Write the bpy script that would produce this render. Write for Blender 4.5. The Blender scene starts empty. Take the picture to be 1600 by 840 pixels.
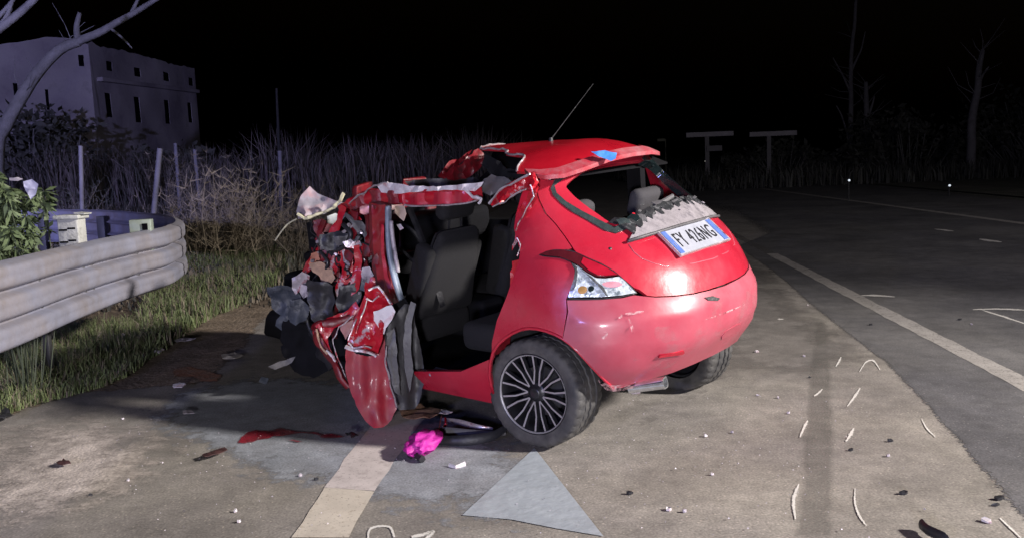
import bpy, bmesh, math, random
import numpy as np
from mathutils import Vector, Matrix, noise
from mathutils.geometry import delaunay_2d_cdt
from math import sin, cos, pi, sqrt, radians, atan2
random.seed(7)
SC = bpy.context.scene
COL = SC.collection

# ------------------------------------------------------------------ camera
EYE_H = 1.42; F = 1340.0; PITCH = .112; ROLL = -.04; PCY = 405.0
cp, sp = cos(PITCH), sin(PITCH); cr, sr = cos(ROLL), sin(ROLL)
cam_d = bpy.data.cameras.new('camera'); cam = bpy.data.objects.new('camera', cam_d); COL.objects.link(cam)
cam_d.sensor_width = 36; cam_d.lens = F / 1600 * 36; cam_d.shift_y = -(420 - PCY) / 1600
cam_d.clip_start = .05; cam_d.clip_end = 2000
_r = Vector((1, 0, 0)); _u = Vector((0, sp, cp)); _f = Vector((0, cp, -sp))
_R = _r * cr + _u * sr; _U = _u * cr - _r * sr
M = Matrix.Identity(4)
for i in range(3):
    M[i][0] = _R[i]; M[i][1] = _U[i]; M[i][2] = -_f[i]
M[2][3] = EYE_H
cam.matrix_world = M
SC.camera = cam

# ------------------------------------------------------------------ world: a moonless night sky
w = bpy.data.worlds.new('World'); SC.world = w; w.use_nodes = True
nt = w.node_tree; bg = nt.nodes['Background']
sky = nt.nodes.new('ShaderNodeTexSky'); sky.sky_type = 'NISHITA'; sky.sun_disc = False
sky.sun_elevation = radians(-4); sky.sun_rotation = radians(140)
nt.links.new(sky.outputs[0], bg.inputs[0]); bg.inputs[1].default_value = SKY = .06

def lamp(name, kind, loc, target, power, color, size, cone=None, blend=.4):
    l = bpy.data.lights.new(name, kind); o = bpy.data.objects.new(name, l); COL.objects.link(o)
    l.energy = power; l.color = color; l.shadow_soft_size = size
    o.location = loc
    o.rotation_euler = (Vector(target) - Vector(loc)).to_track_quat('-Z', 'Y').to_euler()
    if cone: l.spot_size = radians(cone); l.spot_blend = blend
    return o
# work light on the rescue truck standing off to the right
lamp('truck_floodlight', 'SPOT', (12.7, .1, 7.0), (-2.3, 2.6, .1), 18200, (1, .935, .86), .45, 70, 1)
lamp('far_fill_light', 'SPOT', (12.7, .4, 7.3), (-5, 24, 0), 3000, (1, .93, .93), .3, 125, .8)  # added fill that lifts the far road and field, source not seen
# weaker light of a vehicle behind to the left, and its blue beacon
lamp('patrol_car_light', 'SPOT', (-.5, -3.4, 1.15), (-1.2, 5, .6), 1450, (.93, .90, 1), .22, 130, .8)
lamp('blue_beacon', 'POINT', (-5.5, -6, 3.0), (0, 0, 0), 1000, (.32, .36, 1), .15)
lamp('blue_building_fill', 'SPOT', (-6.0, -7, 3.0), (-22, 50, 6), 30000, (.48, .48, 1), .2, 52, 1)  # separate blue spot added to tint the far building and field

SC.view_settings.view_transform = 'Standard'; SC.view_settings.look = 'None'
SC.view_settings.exposure = 0; SC.view_settings.gamma = 1

# ------------------------------------------------------------------ maths helpers
def ray(px, py):
    a, b = (px - 800) / F, (py - PCY) / F
    u, v = cr * a + sr * b, -sr * a + cr * b
    return Vector((u, cp - v * sp, -(v * cp + sp)))
EYE = Vector((0, 0, EYE_H))
def G(px, py, z=0.0):
    r = ray(px, py); return EYE + r * ((z - EYE_H) / r.z)
def D(px, py, Y):
    r = ray(px, py); return EYE + r * (Y / r.y)
YAW, TX, TY, BR = .826, .62, 4.70, .06
cy_, sy_ = cos(YAW), sin(YAW)
CARM = Matrix.Translation((TX, TY, 0)) @ Matrix.Rotation(YAW, 4, 'Z')
_b = Matrix.Translation((0, 0, .3)) @ Matrix.Rotation(-BR, 4, 'Y') @ Matrix.Translation((0, 0, -.3))
BODY = CARM @ _b                       # body frame: x to the car's right, y to its nose, z up
BODYI = BODY.inverted()
def B(x, y, z): return BODY @ Vector((x, y, z))
def Bp(px, py, axis, val):             # a point of the body plane axis = val
    o = BODYI @ EYE; d = BODYI @ (EYE + ray(px, py)) - o
    return BODY @ (o + d * ((val - o[axis]) / d[axis]))
def nz(p, s=1.0, o=0.0): return noise.noise(Vector(p) * s + Vector((o, o * 1.7, o * .3)))

# ------------------------------------------------------------------ materials
MATS = {}
def mat(name, col, rough=.6, metal=0.0, var=.15, scale=8, bump=.0, bscale=60, col2=None, mix=.0, mscale=4, msharp=.08,
        coat=0.0, spec=.5, emit=None, estr=0, alpha=1, trans=0, detail=6, speck=None, stretch=None, fade=None):
    if name in MATS: return MATS[name]
    m = bpy.data.materials.new(name); m.use_nodes = True; n = m.node_tree.nodes; L = m.node_tree.links
    p = n['Principled BSDF']
    tc = n.new('ShaderNodeTexCoord'); co = tc.outputs['Object']
    if stretch:
        mp = n.new('ShaderNodeMapping'); mp.inputs['Scale'].default_value = stretch; L.new(co, mp.inputs[0]); co = mp.outputs[0]
    nn = n.new('ShaderNodeTexNoise'); nn.inputs['Scale'].default_value = scale; nn.inputs['Detail'].default_value = detail
    nn.inputs['Roughness'].default_value = .65
    L.new(co, nn.inputs['Vector'])
    mr = n.new('ShaderNodeMapRange'); mr.inputs[1].default_value = .3; mr.inputs[2].default_value = .7
    mr.inputs[3].default_value = 1 - var; mr.inputs[4].default_value = 1 + var; L.new(nn.outputs[0], mr.inputs[0])
    base = n.new('ShaderNodeRGB'); base.outputs[0].default_value = (*col, 1); c = base.outputs[0]
    if col2:
        n2 = n.new('ShaderNodeTexNoise'); n2.inputs['Scale'].default_value = mscale; n2.inputs['Detail'].default_value = 7
        n2.inputs['Roughness'].default_value = .7; L.new(co, n2.inputs['Vector'])
        r2 = n.new('ShaderNodeMapRange'); t = 1 - mix
        r2.inputs[1].default_value = .25 + .5 * t - msharp; r2.inputs[2].default_value = .25 + .5 * t + msharp; L.new(n2.outputs[0], r2.inputs[0])
        mx = n.new('ShaderNodeMix'); mx.data_type = 'RGBA'; L.new(r2.outputs[0], mx.inputs[0]); L.new(c, mx.inputs[6]); mx.inputs[7].default_value = (*col2, 1); c = mx.outputs[2]
    if speck:
        sc_, amt, sc_col = speck
        vo = n.new('ShaderNodeTexVoronoi'); vo.inputs['Scale'].default_value = sc_; L.new(co, vo.inputs['Vector'])
        r3 = n.new('ShaderNodeMapRange'); r3.inputs[1].default_value = amt; r3.inputs[2].default_value = amt * .6; L.new(vo.outputs[0], r3.inputs[0])
        wn = n.new('ShaderNodeSeparateColor'); L.new(vo.outputs['Color'], wn.inputs[0])
        r4 = n.new('ShaderNodeMapRange'); r4.inputs[1].default_value = .6; r4.inputs[2].default_value = 1; L.new(wn.outputs[0], r4.inputs[0])
        mu = n.new('ShaderNodeMath'); mu.operation = 'MULTIPLY'; L.new(r3.outputs[0], mu.inputs[0]); L.new(r4.outputs[0], mu.inputs[1])
        mx2 = n.new('ShaderNodeMix'); mx2.data_type = 'RGBA'; L.new(mu.outputs[0], mx2.inputs[0]); L.new(c, mx2.inputs[6]); mx2.inputs[7].default_value = (*sc_col, 1); c = mx2.outputs[2]
    if speck and speck[0] >= 45:
        ng = n.new('ShaderNodeTexNoise'); ng.inputs['Scale'].default_value = 95; ng.inputs['Detail'].default_value = 3; L.new(co, ng.inputs['Vector'])
        nb = n.new('ShaderNodeTexNoise'); nb.inputs['Scale'].default_value = 7; nb.inputs['Detail'].default_value = 9; nb.inputs['Roughness'].default_value = .75; L.new(co, nb.inputs['Vector'])
        g1 = n.new('ShaderNodeMapRange'); g1.inputs[1].default_value = .25; g1.inputs[2].default_value = .75; g1.inputs[3].default_value = .62; g1.inputs[4].default_value = 1.38; L.new(ng.outputs[0], g1.inputs[0])
        g2 = n.new('ShaderNodeMapRange'); g2.inputs[1].default_value = .32; g2.inputs[2].default_value = .68; g2.inputs[3].default_value = .72; g2.inputs[4].default_value = 1.25; L.new(nb.outputs[0], g2.inputs[0])
        gm_ = n.new('ShaderNodeMath'); gm_.operation = 'MULTIPLY'; L.new(g1.outputs[0], gm_.inputs[0]); L.new(g2.outputs[0], gm_.inputs[1])
        gv_ = n.new('ShaderNodeVectorMath'); gv_.operation = 'SCALE'; L.new(c, gv_.inputs[0]); L.new(gm_.outputs[0], gv_.inputs['Scale']); c = gv_.outputs[0]
    vm = n.new('ShaderNodeVectorMath'); vm.operation = 'SCALE'; L.new(c, vm.inputs[0]); L.new(mr.outputs[0], vm.inputs['Scale'])
    L.new(vm.outputs[0], p.inputs['Base Color'])
    p.inputs['Roughness'].default_value = rough; p.inputs['Metallic'].default_value = metal
    p.inputs['Specular IOR Level'].default_value = spec
    p.inputs['Coat Weight'].default_value = coat; p.inputs['Coat Roughness'].default_value = .14
    p.inputs['Transmission Weight'].default_value = trans; p.inputs['Alpha'].default_value = alpha
    if emit: p.inputs['Emission Color'].default_value = (*emit, 1); p.inputs['Emission Strength'].default_value = estr
    rr = n.new('ShaderNodeMapRange'); rr.inputs[1].default_value = .3; rr.inputs[2].default_value = .7
    rr.inputs[3].default_value = max(0, rough - .12); rr.inputs[4].default_value = min(1, rough + .12)
    L.new(nn.outputs[0], rr.inputs[0]); L.new(rr.outputs[0], p.inputs['Roughness'])
    if fade:                           # ragged, feathered or worn-through border of a thin layer
        fs_, lo, hi, amp = fade
        at_ = n.new('ShaderNodeAttribute'); at_.attribute_name = 'edge'
        n5 = n.new('ShaderNodeTexNoise'); n5.inputs['Scale'].default_value = fs_; n5.inputs['Detail'].default_value = 8; n5.inputs['Roughness'].default_value = .7
        L.new(tc.outputs['Object'], n5.inputs['Vector'])
        ma = n.new('ShaderNodeMath'); ma.operation = 'MULTIPLY_ADD'; ma.inputs[1].default_value = amp; L.new(n5.outputs[0], ma.inputs[0]); L.new(at_.outputs['Fac'], ma.inputs[2])
        r5 = n.new('ShaderNodeMapRange'); r5.inputs[1].default_value = lo; r5.inputs[2].default_value = hi; r5.inputs[4].default_value = alpha; L.new(ma.outputs[0], r5.inputs[0]); L.new(r5.outputs[0], p.inputs['Alpha'])
    if bump:
        n3 = n.new('ShaderNodeTexNoise'); n3.inputs['Scale'].default_value = bscale; n3.inputs['Detail'].default_value = 5; L.new(co, n3.inputs['Vector'])
        bp = n.new('ShaderNodeBump'); bp.inputs['Strength'].default_value = min(1, bump); bp.inputs['Distance'].default_value = .6 / bscale
        L.new(n3.outputs[0], bp.inputs['Height']); L.new(bp.outputs[0], p.inputs['Normal'])
    MATS[name] = m; return m

RED = (.46, .006, .026)
m_red = mat('red_paint', RED, .32, 0, .10, 3, .04, 4, (.44, .04, .07), .32, 1.4, .35, coat=.38)
m_redb = mat('red_bumper', (.40, .014, .045), .40, 0, .08, 4, .03, 5, (.42, .11, .15), .58, 1.6, .35, coat=.25)
m_redr = mat('red_roof', (.42, .006, .018), .35, 0, .12, 3, .05, 5, coat=.5)
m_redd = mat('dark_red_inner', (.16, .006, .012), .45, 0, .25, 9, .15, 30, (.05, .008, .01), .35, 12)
m_rtorn = mat('torn_red_metal', (.45, .008, .022), .38, .0, .2, 14, .25, 25, (.42, .33, .35), .28, 9, .03, coat=.3)
m_silv = mat('bare_metal', (.55, .50, .54), .38, .55, .25, 16, .3, 30, (.30, .05, .06), .30, 12, .05)
m_prim = mat('grey_primer', (.42, .38, .43), .55, .1, .2, 12, .2, 30, (.10, .09, .11), .34, 9, .06)
m_white = mat('white_sheet', (.62, .58, .62), .5, 0, .15, 12, .2, 20, (.40, .16, .17), .25, 14, .1)
m_blk = mat('black_plastic', (.018, .018, .022), .45, 0, .3, 14, .2, 40)
m_gry = mat('grey_trim_plastic', (.085, .082, .09), .55, 0, .2, 10, .2, 50)
m_gryb = mat('blue_grey_seal', (.20, .24, .32), .38, 0, .2, 10, .1, 30)
m_fab = mat('seat_fabric', (.010,.010,.013), .9, 0, .2, 40, .4, 200)
m_fabl = mat('grey_seat_fabric', (.007, .0068, .009), .9, 0, .15, 40, .4, 200)
m_int = mat('interior_black', (.008, .008, .010), .9, 0, .3, 10, .2, 60, spec=.1)
m_rub = mat('tyre_rubber', (.038, .038, .042), .72, 0, .3, 18, .25, 90, (.10, .095, .09), .38, 7, .2)
m_rim = mat('dark_alloy', (.035, .035, .04), .35, .5, .2, 20, .05, 60)
m_lip = mat('machined_alloy', (.34, .33, .34), .4, .3, .15, 30)
m_chr = mat('chrome', (.75, .77, .80), .14, .9, .2, 25)
m_chrl = mat('lamp_reflector', (.66, .74, .80), .2, .2, .3, 40, .3, 60, (.16, .20, .24), .38, 26, .08, coat=.8)
m_smok = mat('smoked_red_lens', (.09, .010, .016), .16, 0, .2, 20, coat=.8)
m_rlen = mat('red_lens', (.42, .01, .03), .16, 0, .2, 20, coat=.8)
m_plen = mat('pink_lens', (.62, .28, .34), .2, 0, .2, 20, coat=.8)
m_ambr = mat('amber_bulb', (.45, .25, .08), .2, .2, .2, 20, coat=.8)
m_gls = mat('dark_glass', (.012, .02, .022), .08, 0, .2, 10, coat=.5, spec=.8)
m_glg = mat('green_black_glass', (.035, .048, .05), .2, 0, .3, 25, .3, 60)
m_plate = mat('plate_white', (.37, .385, .45), .35, 0, .1, 20)
m_pblue = mat('plate_blue', (.10, .17, .46), .35, 0, .1, 20)
m_ink = mat('plate_ink', (.015, .015, .02), .5)
m_blue = mat('blue_cloth', (.04, .22, .62), .6, 0, .2, 30, .2, 40)
m_tan = mat('tan_padding', (.42, .27, .19), .8, 0, .3, 20, .5, 40)
m_pink = mat('magenta_fabric', (.40, .014, .26), .6, 0, .2, 30, .5, 60)

m_asph = mat('worn_asphalt', (.235, .216, .192), .85, 0, .28, 1.3, .30, 190, (.195, .178, .168), .5, .7, .12, speck=(60, .33, (.36, .32, .28)), detail=12)
m_road = mat('dark_asphalt', (.088, .086, .094), .8, 0, .25, 1.1, .28, 190, (.135, .13, .13), .42, .5, .12, speck=(60, .28, (.22, .21, .2)), detail=12, fade=(45, .95, 1.05, 1.0))
m_dirt = mat('dirt', (.24, .185, .14), .95, 0, .3, 3, 1, 26, (.12, .085, .055), .45, 5, .2, speck=(45, .35, (.35, .30, .26)), detail=12, fade=(22, .95, 1.08, 1.0))
m_grav = mat('gravelly_shoulder', (.56, .49, .44), .9, 0, .3, 2, .6, 60, (.44, .39, .36), .5, 1.5, .25, speck=(55, .42, (.42, .37, .34)), detail=12, fade=(6, .8, 1.25, 1.6))
m_soil = mat('field_soil', (.12, .105, .09), 1, 0, .4, 1, 1, 12, (.07, .08, .05), .5, .8, .1)
m_wet = mat('grey_blue_film', (.25, .27, .31), .75, 0, .18, 2, .2, 160, (.215, .22, .24), .45, 2.5, .2, speck=(60, .2, (.3, .3, .3)), detail=10, fade=(8, .85, 1.15, 1.5))
m_line = mat('worn_white_paint', (.33, .31, .295), .8, 0, .2, 6, .25, 160, (.16, .15, .14), .30, 16, .06, detail=10, fade=(60, 1.34, 1.44, 1.0))
m_yell = mat('worn_yellow_paint', (.50, .45, .385), .85, 0, .15, 6, .25, 160, (.36, .31, .25), .28, 22, .06, detail=10, fade=(60, 1.30, 1.42, 1.0))
m_pinkl = mat('worn_pink_paint', (.49, .44, .43), .85, 0, .15, 6, .25, 160, (.32, .28, .27), .30, 14, .08, detail=10, fade=(60, 1.30, 1.42, 1.0))
m_film = mat('pale_film', (.36, .40, .45), .4, 0, .10, 4, .15, 14, (.31, .34, .385), .4, 5, .3)
m_chalk = mat('pale_scrape', (.62, .60, .57), .9, 0, .15, 20, .0, 60, fade=(70, .95, 1.25, 1.0))
m_skid = mat('skid_mark', (.135, .126, .116), .85, 0, .2, 3, .25, 160, (.17, .158, .145), .45, 10, .2, speck=(60, .3, (.2, .18, .16)), fade=(120, 1.2, 2.1, 1.0))
m_blood = mat('red_fluid', (.34, .015, .035), .3, 0, .3, 12, .1, 30, (.12, .01, .015), .4, 8, fade=(30, .95, 1.2, 1.0), alpha=.8)
m_rust = mat('rusty_soil', (.26, .10, .045), .9, 0, .3, 8, 1, 40, (.20, .13, .09), .5, 9, .1, fade=(35, 1.0, 1.1, 1.0))
m_hdr = mat('headrest_fabric', (.045, .043, .05), .9, 0, .15, 40, .4, 200)
m_galv = mat('galvanised_steel', (.27, .275, .35), .5, .15, .12, 3, .12, 20, (.225, .20, .205), .42, 2.4, .15, detail=9)
m_galvd = mat('dull_zinc', (.045, .045, .048), .6, .3, .2, 5)
m_conc = mat('pale_concrete', (.42, .42, .40), .9, 0, .2, 6, .4, 40, (.22, .22, .2), .3, 12, .08)
m_wall = mat('ruin_plaster', (.36, .33, .36), .95, 0, .35, .9, .25, 9, (.17, .15, .18), .50, .45, .10, detail=12)
m_void = mat('dark_room', (.004, .004, .006), 1, spec=0)
m_bark = mat('pale_bark', (.12, .115, .115), .9, 0, .3, 5, .8, 20)
m_twig = mat('dry_twig', (.17, .145, .12), .9, 0, .3, 5)
m_leaf = mat('leaf_green', (.10, .135, .065), .6, 0, .4, 3)
m_leafd = mat('leaf_dark', (.055, .055, .048), .7, 0, .4, 1)
m_gras = mat('grass_blade', (.12, .15, .06), .7, 0, .45, 1.5)
m_dry = mat('dry_grass', (.17, .14, .105), .8, 0, .4, 1)
m_lit = mat('reflector_glow', (1, 1, 1), .5, emit=(1, .93, .85), estr=6)

# ------------------------------------------------------------------ object helpers
WM = {}
def tag(o, label=None, cat=None, group=None, kind=None):
    if label: o['label'] = label
    if cat: o['category'] = cat
    if group: o['group'] = group
    if kind: o['kind'] = kind
    return o
def empty(name, loc, label, cat, group=None, rotz=0):
    o = bpy.data.objects.new(name, None); COL.objects.link(o); o.empty_display_size = .2
    o.matrix_world = Matrix.Translation(loc) @ Matrix.Rotation(rotz, 4, 'Z'); WM[o.name] = o.matrix_world.copy()
    return tag(o, label, cat, group)
def mk(name, vs, fs, ms, parent=None, smooth=False, mi=None, creases=40):
    """link a mesh; vs are world points, whoever the parent is"""
    me = bpy.data.meshes.new(name)
    vs = [Vector(v) for v in vs]
    lo = Vector([min(v[i] for v in vs) for i in range(3)]); hi = Vector([max(v[i] for v in vs) for i in range(3)])
    org = Vector(((lo.x + hi.x) / 2, (lo.y + hi.y) / 2, lo.z if not parent else (lo.z + hi.z) / 2))
    if parent: PW = WM[parent.name]; rot = PW.to_3x3().to_4x4()
    else: PW = Matrix.Identity(4); rot = PW
    W = Matrix.Translation(org) @ rot; Wi = W.inverted()
    me.from_pydata([Wi @ v for v in vs], [], fs)
    if not isinstance(ms, (list, tuple)): ms = [ms]
    for m_ in ms: me.materials.append(m_)
    if mi: me.polygons.foreach_set('material_index', mi)
    me.validate(); me.update()
    if smooth:
        me.polygons.foreach_set('use_smooth', [True] * len(me.polygons))
        if creases and creases < 180: me.set_sharp_from_angle(angle=radians(creases))
    o = bpy.data.objects.new(name, me); COL.objects.link(o)
    if parent: o.parent = parent; o.matrix_local = PW.inverted() @ W
    else: o.matrix_world = W
    WM[o.name] = W
    return o
class MB:
    def __init__(s): s.v = []; s.f = []; s.m = []
    def add(s, vs, fs, k=0):
        b = len(s.v); s.v += [Vector(v) for v in vs]; s.f += [tuple(i + b for i in f) for f in fs]; s.m += [k] * len(fs)
    def box(s, c, size, rot=None, k=0, taper=1, bev=0):
        c = Vector(c); x, y, z = size[0] / 2, size[1] / 2, size[2] / 2; R_ = rot or Matrix.Identity(3)
        if bev <= 0:
            vs = [(-x, -y, -z), (x, -y, -z), (x, y, -z), (-x, y, -z), (-x * taper, -y * taper, z), (x * taper, -y * taper, z), (x * taper, y * taper, z), (-x * taper, y * taper, z)]
            s.add([c + R_ @ Vector(v) for v in vs], [(3, 2, 1, 0), (4, 5, 6, 7), (0, 1, 5, 4), (1, 2, 6, 5), (2, 3, 7, 6), (3, 0, 4, 7)], k)
        else:
            bm = bmesh.new(); bmesh.ops.create_cube(bm, size=1)
            for v in bm.verts:
                f = taper if v.co.z > 0 else 1
                v.co = Vector((v.co.x * size[0] * f, v.co.y * size[1] * f, v.co.z * size[2]))
            bmesh.ops.bevel(bm, geom=list(bm.edges), offset=bev, segments=3, profile=.5, affect='EDGES')
            bm.verts.index_update()
            s.add([c + R_ @ v.co for v in bm.verts], [[v.index for v in f.verts] for f in bm.faces], k); bm.free()
    def tube(s, pts, r, n=8, k=0, cap=True, flat=1.0):
        pts = [Vector(p) for p in pts]; rs = r if isinstance(r, (list, tuple)) else [r] * len(pts)
        rings = []; up = Vector((0.13, .21, .97)); prev = None
        for i, p in enumerate(pts):
            t = (pts[min(i + 1, len(pts) - 1)] - pts[max(i - 1, 0)]).normalized()
            a = prev if prev is not None else up
            a = a - t * a.dot(t)
            if a.length < 1e-4: a = Vector((1, 0, 0)) - t * t.x
            a.normalize(); prev = a; b = t.cross(a)
            rings.append([p + (a * cos(2 * pi * j / n) + b * sin(2 * pi * j / n) * flat) * rs[i] for j in range(n)])
        vs = [v for q in rings for v in q]; fs = []
        for i in range(len(pts) - 1):
            for j in range(n): fs.append((i * n + j, i * n + (j + 1) % n, (i + 1) * n + (j + 1) % n, (i + 1) * n + j))
        if cap: fs.append(tuple(range(n))[::-1]); fs.append(tuple((len(pts) - 1) * n + j for j in range(n)))
        s.add(vs, fs, k)
    def lathe(s, prof, mtx, n=48, k=0, mod=None):
        """prof = (radius, axial) list; the axis is local x"""
        vs = []; fs = []; m_ = len(prof)
        for j in range(n):
            a = 2 * pi * j / n
            for i, (r, x) in enumerate(prof):
                rr = r + (mod(i, j) if mod else 0)
                vs.append(mtx @ Vector((x, rr * cos(a), rr * sin(a))))
        for j in range(n):
            for i in range(m_ - 1):
                fs.append((j * m_ + i, j * m_ + i + 1, ((j + 1) % n) * m_ + i + 1, ((j + 1) % n) * m_ + i))
        s.add(vs, fs, k)
    def build(s, name, ms, parent=None, smooth=False, creases=40):
        return mk(name, s.v, s.f, ms, parent, smooth, s.m if isinstance(ms, (list, tuple)) and len(ms) > 1 else None, creases)

def catmull(pts, closed=True, step=4, corners=()):
    """smooth a point list; indices in corners stay sharp"""
    n = len(pts); out = []
    P = [Vector(p).to_3d() if len(p) < 3 else Vector(p) for p in pts]
    for i in range(n if closed else n - 1):
        p1, p2 = P[i], P[(i + 1) % n]
        p0 = P[(i - 1) % n] if (closed or i > 0) else p1
        p3 = P[(i + 2) % n] if (closed or i + 2 < n) else p2
        if i in corners: p0 = p1 - (p2 - p1)
        if (i + 1) % n in corners: p3 = p2 + (p2 - p1)
        for k in range(step):
            t = k / step
            out.append(.5 * ((2 * p1) + (p2 - p0) * t + (2 * p0 - 5 * p1 + 4 * p2 - p3) * t * t + (3 * p1 - p0 - 3 * p2 + p3) * t ** 3))
    if not closed: out.append(P[-1])
    return out
def inpoly(x, y, P):
    c = False; n = len(P); j = n - 1
    for i in range(n):
        if (P[i][1] > y) != (P[j][1] > y) and x < (P[j][0] - P[i][0]) * (y - P[i][1]) / (P[j][1] - P[i][1]) + P[i][0]: c = not c
        j = i
    return c
def dseg(x, y, P):
    A = np.array([(p[0], p[1]) for p in P]); Bq = np.roll(A, -1, 0); d = Bq - A; q = np.array([x, y]) - A
    t = np.clip((q * d).sum(1) / np.maximum((d * d).sum(1), 1e-12), 0, 1); e = q - d * t[:, None]
    return sqrt((e * e).sum(1).min())
def triangulate(outer, holes, step, aspect=1.0, extra=()):
    """triangles of a 2D polygon with holes and a grid of inner points"""
    pts = [Vector((p[0], p[1])) for p in outer]; edges = [(i, (i + 1) % len(outer)) for i in range(len(outer))]
    loops = [list(range(len(outer)))]
    for h in holes:
        b = len(pts); pts += [Vector((p[0], p[1])) for p in h]; edges += [(b + i, b + (i + 1) % len(h)) for i in range(len(h))]
        loops.append(list(range(b, b + len(h))))
    xs = [p[0] for p in outer]; ys = [p[1] for p in outer]
    sx, sy = step, step * aspect
    y = min(ys) + sy * .5; row = 0
    while y < max(ys):
        x = min(xs) + sx * (.5 if row % 2 else .0)
        while x < max(xs):
            if inpoly(x, y, outer) and not any(inpoly(x, y, h) for h in holes) and dseg(x, y, outer) > min(sx, sy) * .4 and all(dseg(x, y, h) > min(sx, sy) * .4 for h in holes):
                pts.append(Vector((x, y)))
            x += sx
        y += sy; row += 1
    pts += list(extra)
    r = delaunay_2d_cdt(pts, edges, [], 0, 1e-7)
    V = r[0]; T = []
    for f in r[2]:
        c = sum((V[i] for i in f), Vector((0, 0))) / len(f)
        if inpoly(c.x, c.y, outer) and not any(inpoly(c.x, c.y, h) for h in holes): T.append(tuple(f))
    # boundary loops by original index
    om = {}
    for i, o_ in enumerate(r[3]):
        for q in o_: om[q] = i
    L = [[om[i] for i in lp] for lp in loops]
    return V, T, L
def panel(name, outer, mapf, ms, parent=None, holes=(), step=.05, thick=.02, aspect=1.0, smooth=True, back=True, cr=180):
    """a curved sheet with depth: mapf(u, v, offset) gives the 3D point"""
    V, T, L = triangulate(outer, holes, step, aspect)
    vs = [mapf(p.x, p.y, 0) for p in V]
    # winding so that normals face +offset side
    if T:
        a, b, c = T[0]; n_ = (vs[b] - vs[a]).cross(vs[c] - vs[a]); q = mapf(V[a].x, V[a].y, .01) - vs[a]
        if n_.dot(q) < 0: T = [t[::-1] for t in T]
    fs = list(T); nv = len(vs)
    if thick:
        for lp in L:
            b0 = len(vs)
            for i in lp: vs.append(vs[i].copy())
            for i in lp: vs.append(mapf(V[i].x, V[i].y, -thick))
            n_ = len(lp)
            for i in range(n_): fs.append((b0 + i, b0 + (i + 1) % n_, b0 + n_ + (i + 1) % n_, b0 + n_ + i))
        if back:
            b0 = len(vs)
            for p in V: vs.append(mapf(p.x, p.y, -thick))
            fs += [tuple(b0 + i for i in t[::-1]) for t in T]
    return mk(name, vs, fs, ms, parent, smooth, None, cr)

def idw(P2, vals):
    A = np.array(P2); Vv = np.array(vals)
    def f(x, y):
        d = ((A - (x, y)) ** 2).sum(1) + 1e-6; w_ = d ** -1.5
        return float((w_ * Vv).sum() / w_.sum())
    return f
def sheet(name, pts, ms, parent=None, amp=.02, freq=9, thick=.004, step=12, seed=0, rag=2.0, fold=0.0, smooth=False):
    """crumpled plate. pts: (px, py, distance) outline seen from the photographer's place; it gets its own depth and thickness"""
    rnd = random.Random(seed + len(pts) * 31)
    out = []
    n = len(pts)
    for i in range(n):
        a, b = pts[i], pts[(i + 1) % n]; L = math.hypot(a[0] - b[0], a[1] - b[1]); k = max(1, int(L / 7))
        for j in range(k):
            t = j / k; q = rag if j else 0
            out.append((a[0] + (b[0] - a[0]) * t + rnd.uniform(-q, q), a[1] + (b[1] - a[1]) * t + rnd.uniform(-q, q)))
    dep = idw([(p[0], p[1]) for p in pts], [p[2] for p in pts])
    def mapf(x, y, off):
        p = D(x, y, dep(x, y)); v = ray(x, y).normalized()
        d = nz(p, freq, seed) * amp + abs(nz(p, freq * 2.3, seed + 5)) * amp * .7 + fold * sin(x * .25 + seed)
        return p - v * (d + off)
    return panel(name, out, mapf, ms, parent, step=step * .72, thick=thick, smooth=True, cr=180 if smooth else 32)
def edge_wire(name, pts, m_, parent, r=.004, seed=1):
    mb = MB(); P = [D(*p) for p in pts]; Q = []
    for i in range(len(P) - 1):
        for k in range(4):
            p = P[i].lerp(P[i + 1], k / 4); Q.append(p + Vector((nz(p, 20, seed), nz(p, 20, seed + 3), nz(p, 20, seed + 7))) * .008)
    Q.append(P[-1]); mb.tube(Q, [r * (1 + .6 * nz(q, 30, seed)) for q in Q], 5); return mb.build(name, m_, parent, False)
def poly_sheet(name, pts, z, m_, parent=None, step=None, rag=0, seed=0, feather=0):
    """flat sheet on the ground from world points"""
    rnd = random.Random(seed); P = []
    n = len(pts)
    for i in range(n):
        a, b = Vector(pts[i][:2]), Vector(pts[(i + 1) % n][:2]); L = (a - b).length; k = max(1, int(L / .12)) if rag else 1
        for j in range(min(k, 200)):
            q = a.lerp(b, j / k)
            if rag and j: q += Vector((noise.noise(Vector((q.x * 5, q.y * 5, seed))), noise.noise(Vector((q.x * 5, q.y * 5, seed + 9))))) * rag
            P.append(q)
    ex = []
    if feather:
        n = len(P); ar = sum(P[i].x * P[(i + 1) % n].y - P[(i + 1) % n].x * P[i].y for i in range(n)); sg = 1 if ar > 0 else -1
        for i in range(n):
            t = P[(i + 1) % n] - P[i - 1]
            if t.length < 1e-6: continue
            t.normalize(); q = P[i] + Vector((-t.y, t.x)) * sg * feather
            if inpoly(q.x, q.y, P) and dseg(q.x, q.y, P) > feather * .75: ex.append(q)
    V, T, L = triangulate(P, [], step or 5, 1.0, ex)
    o = mk(name, [(v.x, v.y, z) for v in V], [t if (V[t[1]] - V[t[0]]).cross(V[t[2]] - V[t[0]]) > 0 else t[::-1] for t in T], m_, parent)
    at_ = o.data.attributes.new('edge', 'FLOAT', 'POINT')
    at_.data.foreach_set('value', [min(1, dseg(v.x, v.y, P) / feather) if feather else 1.0 for v in V])
    return o

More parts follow.
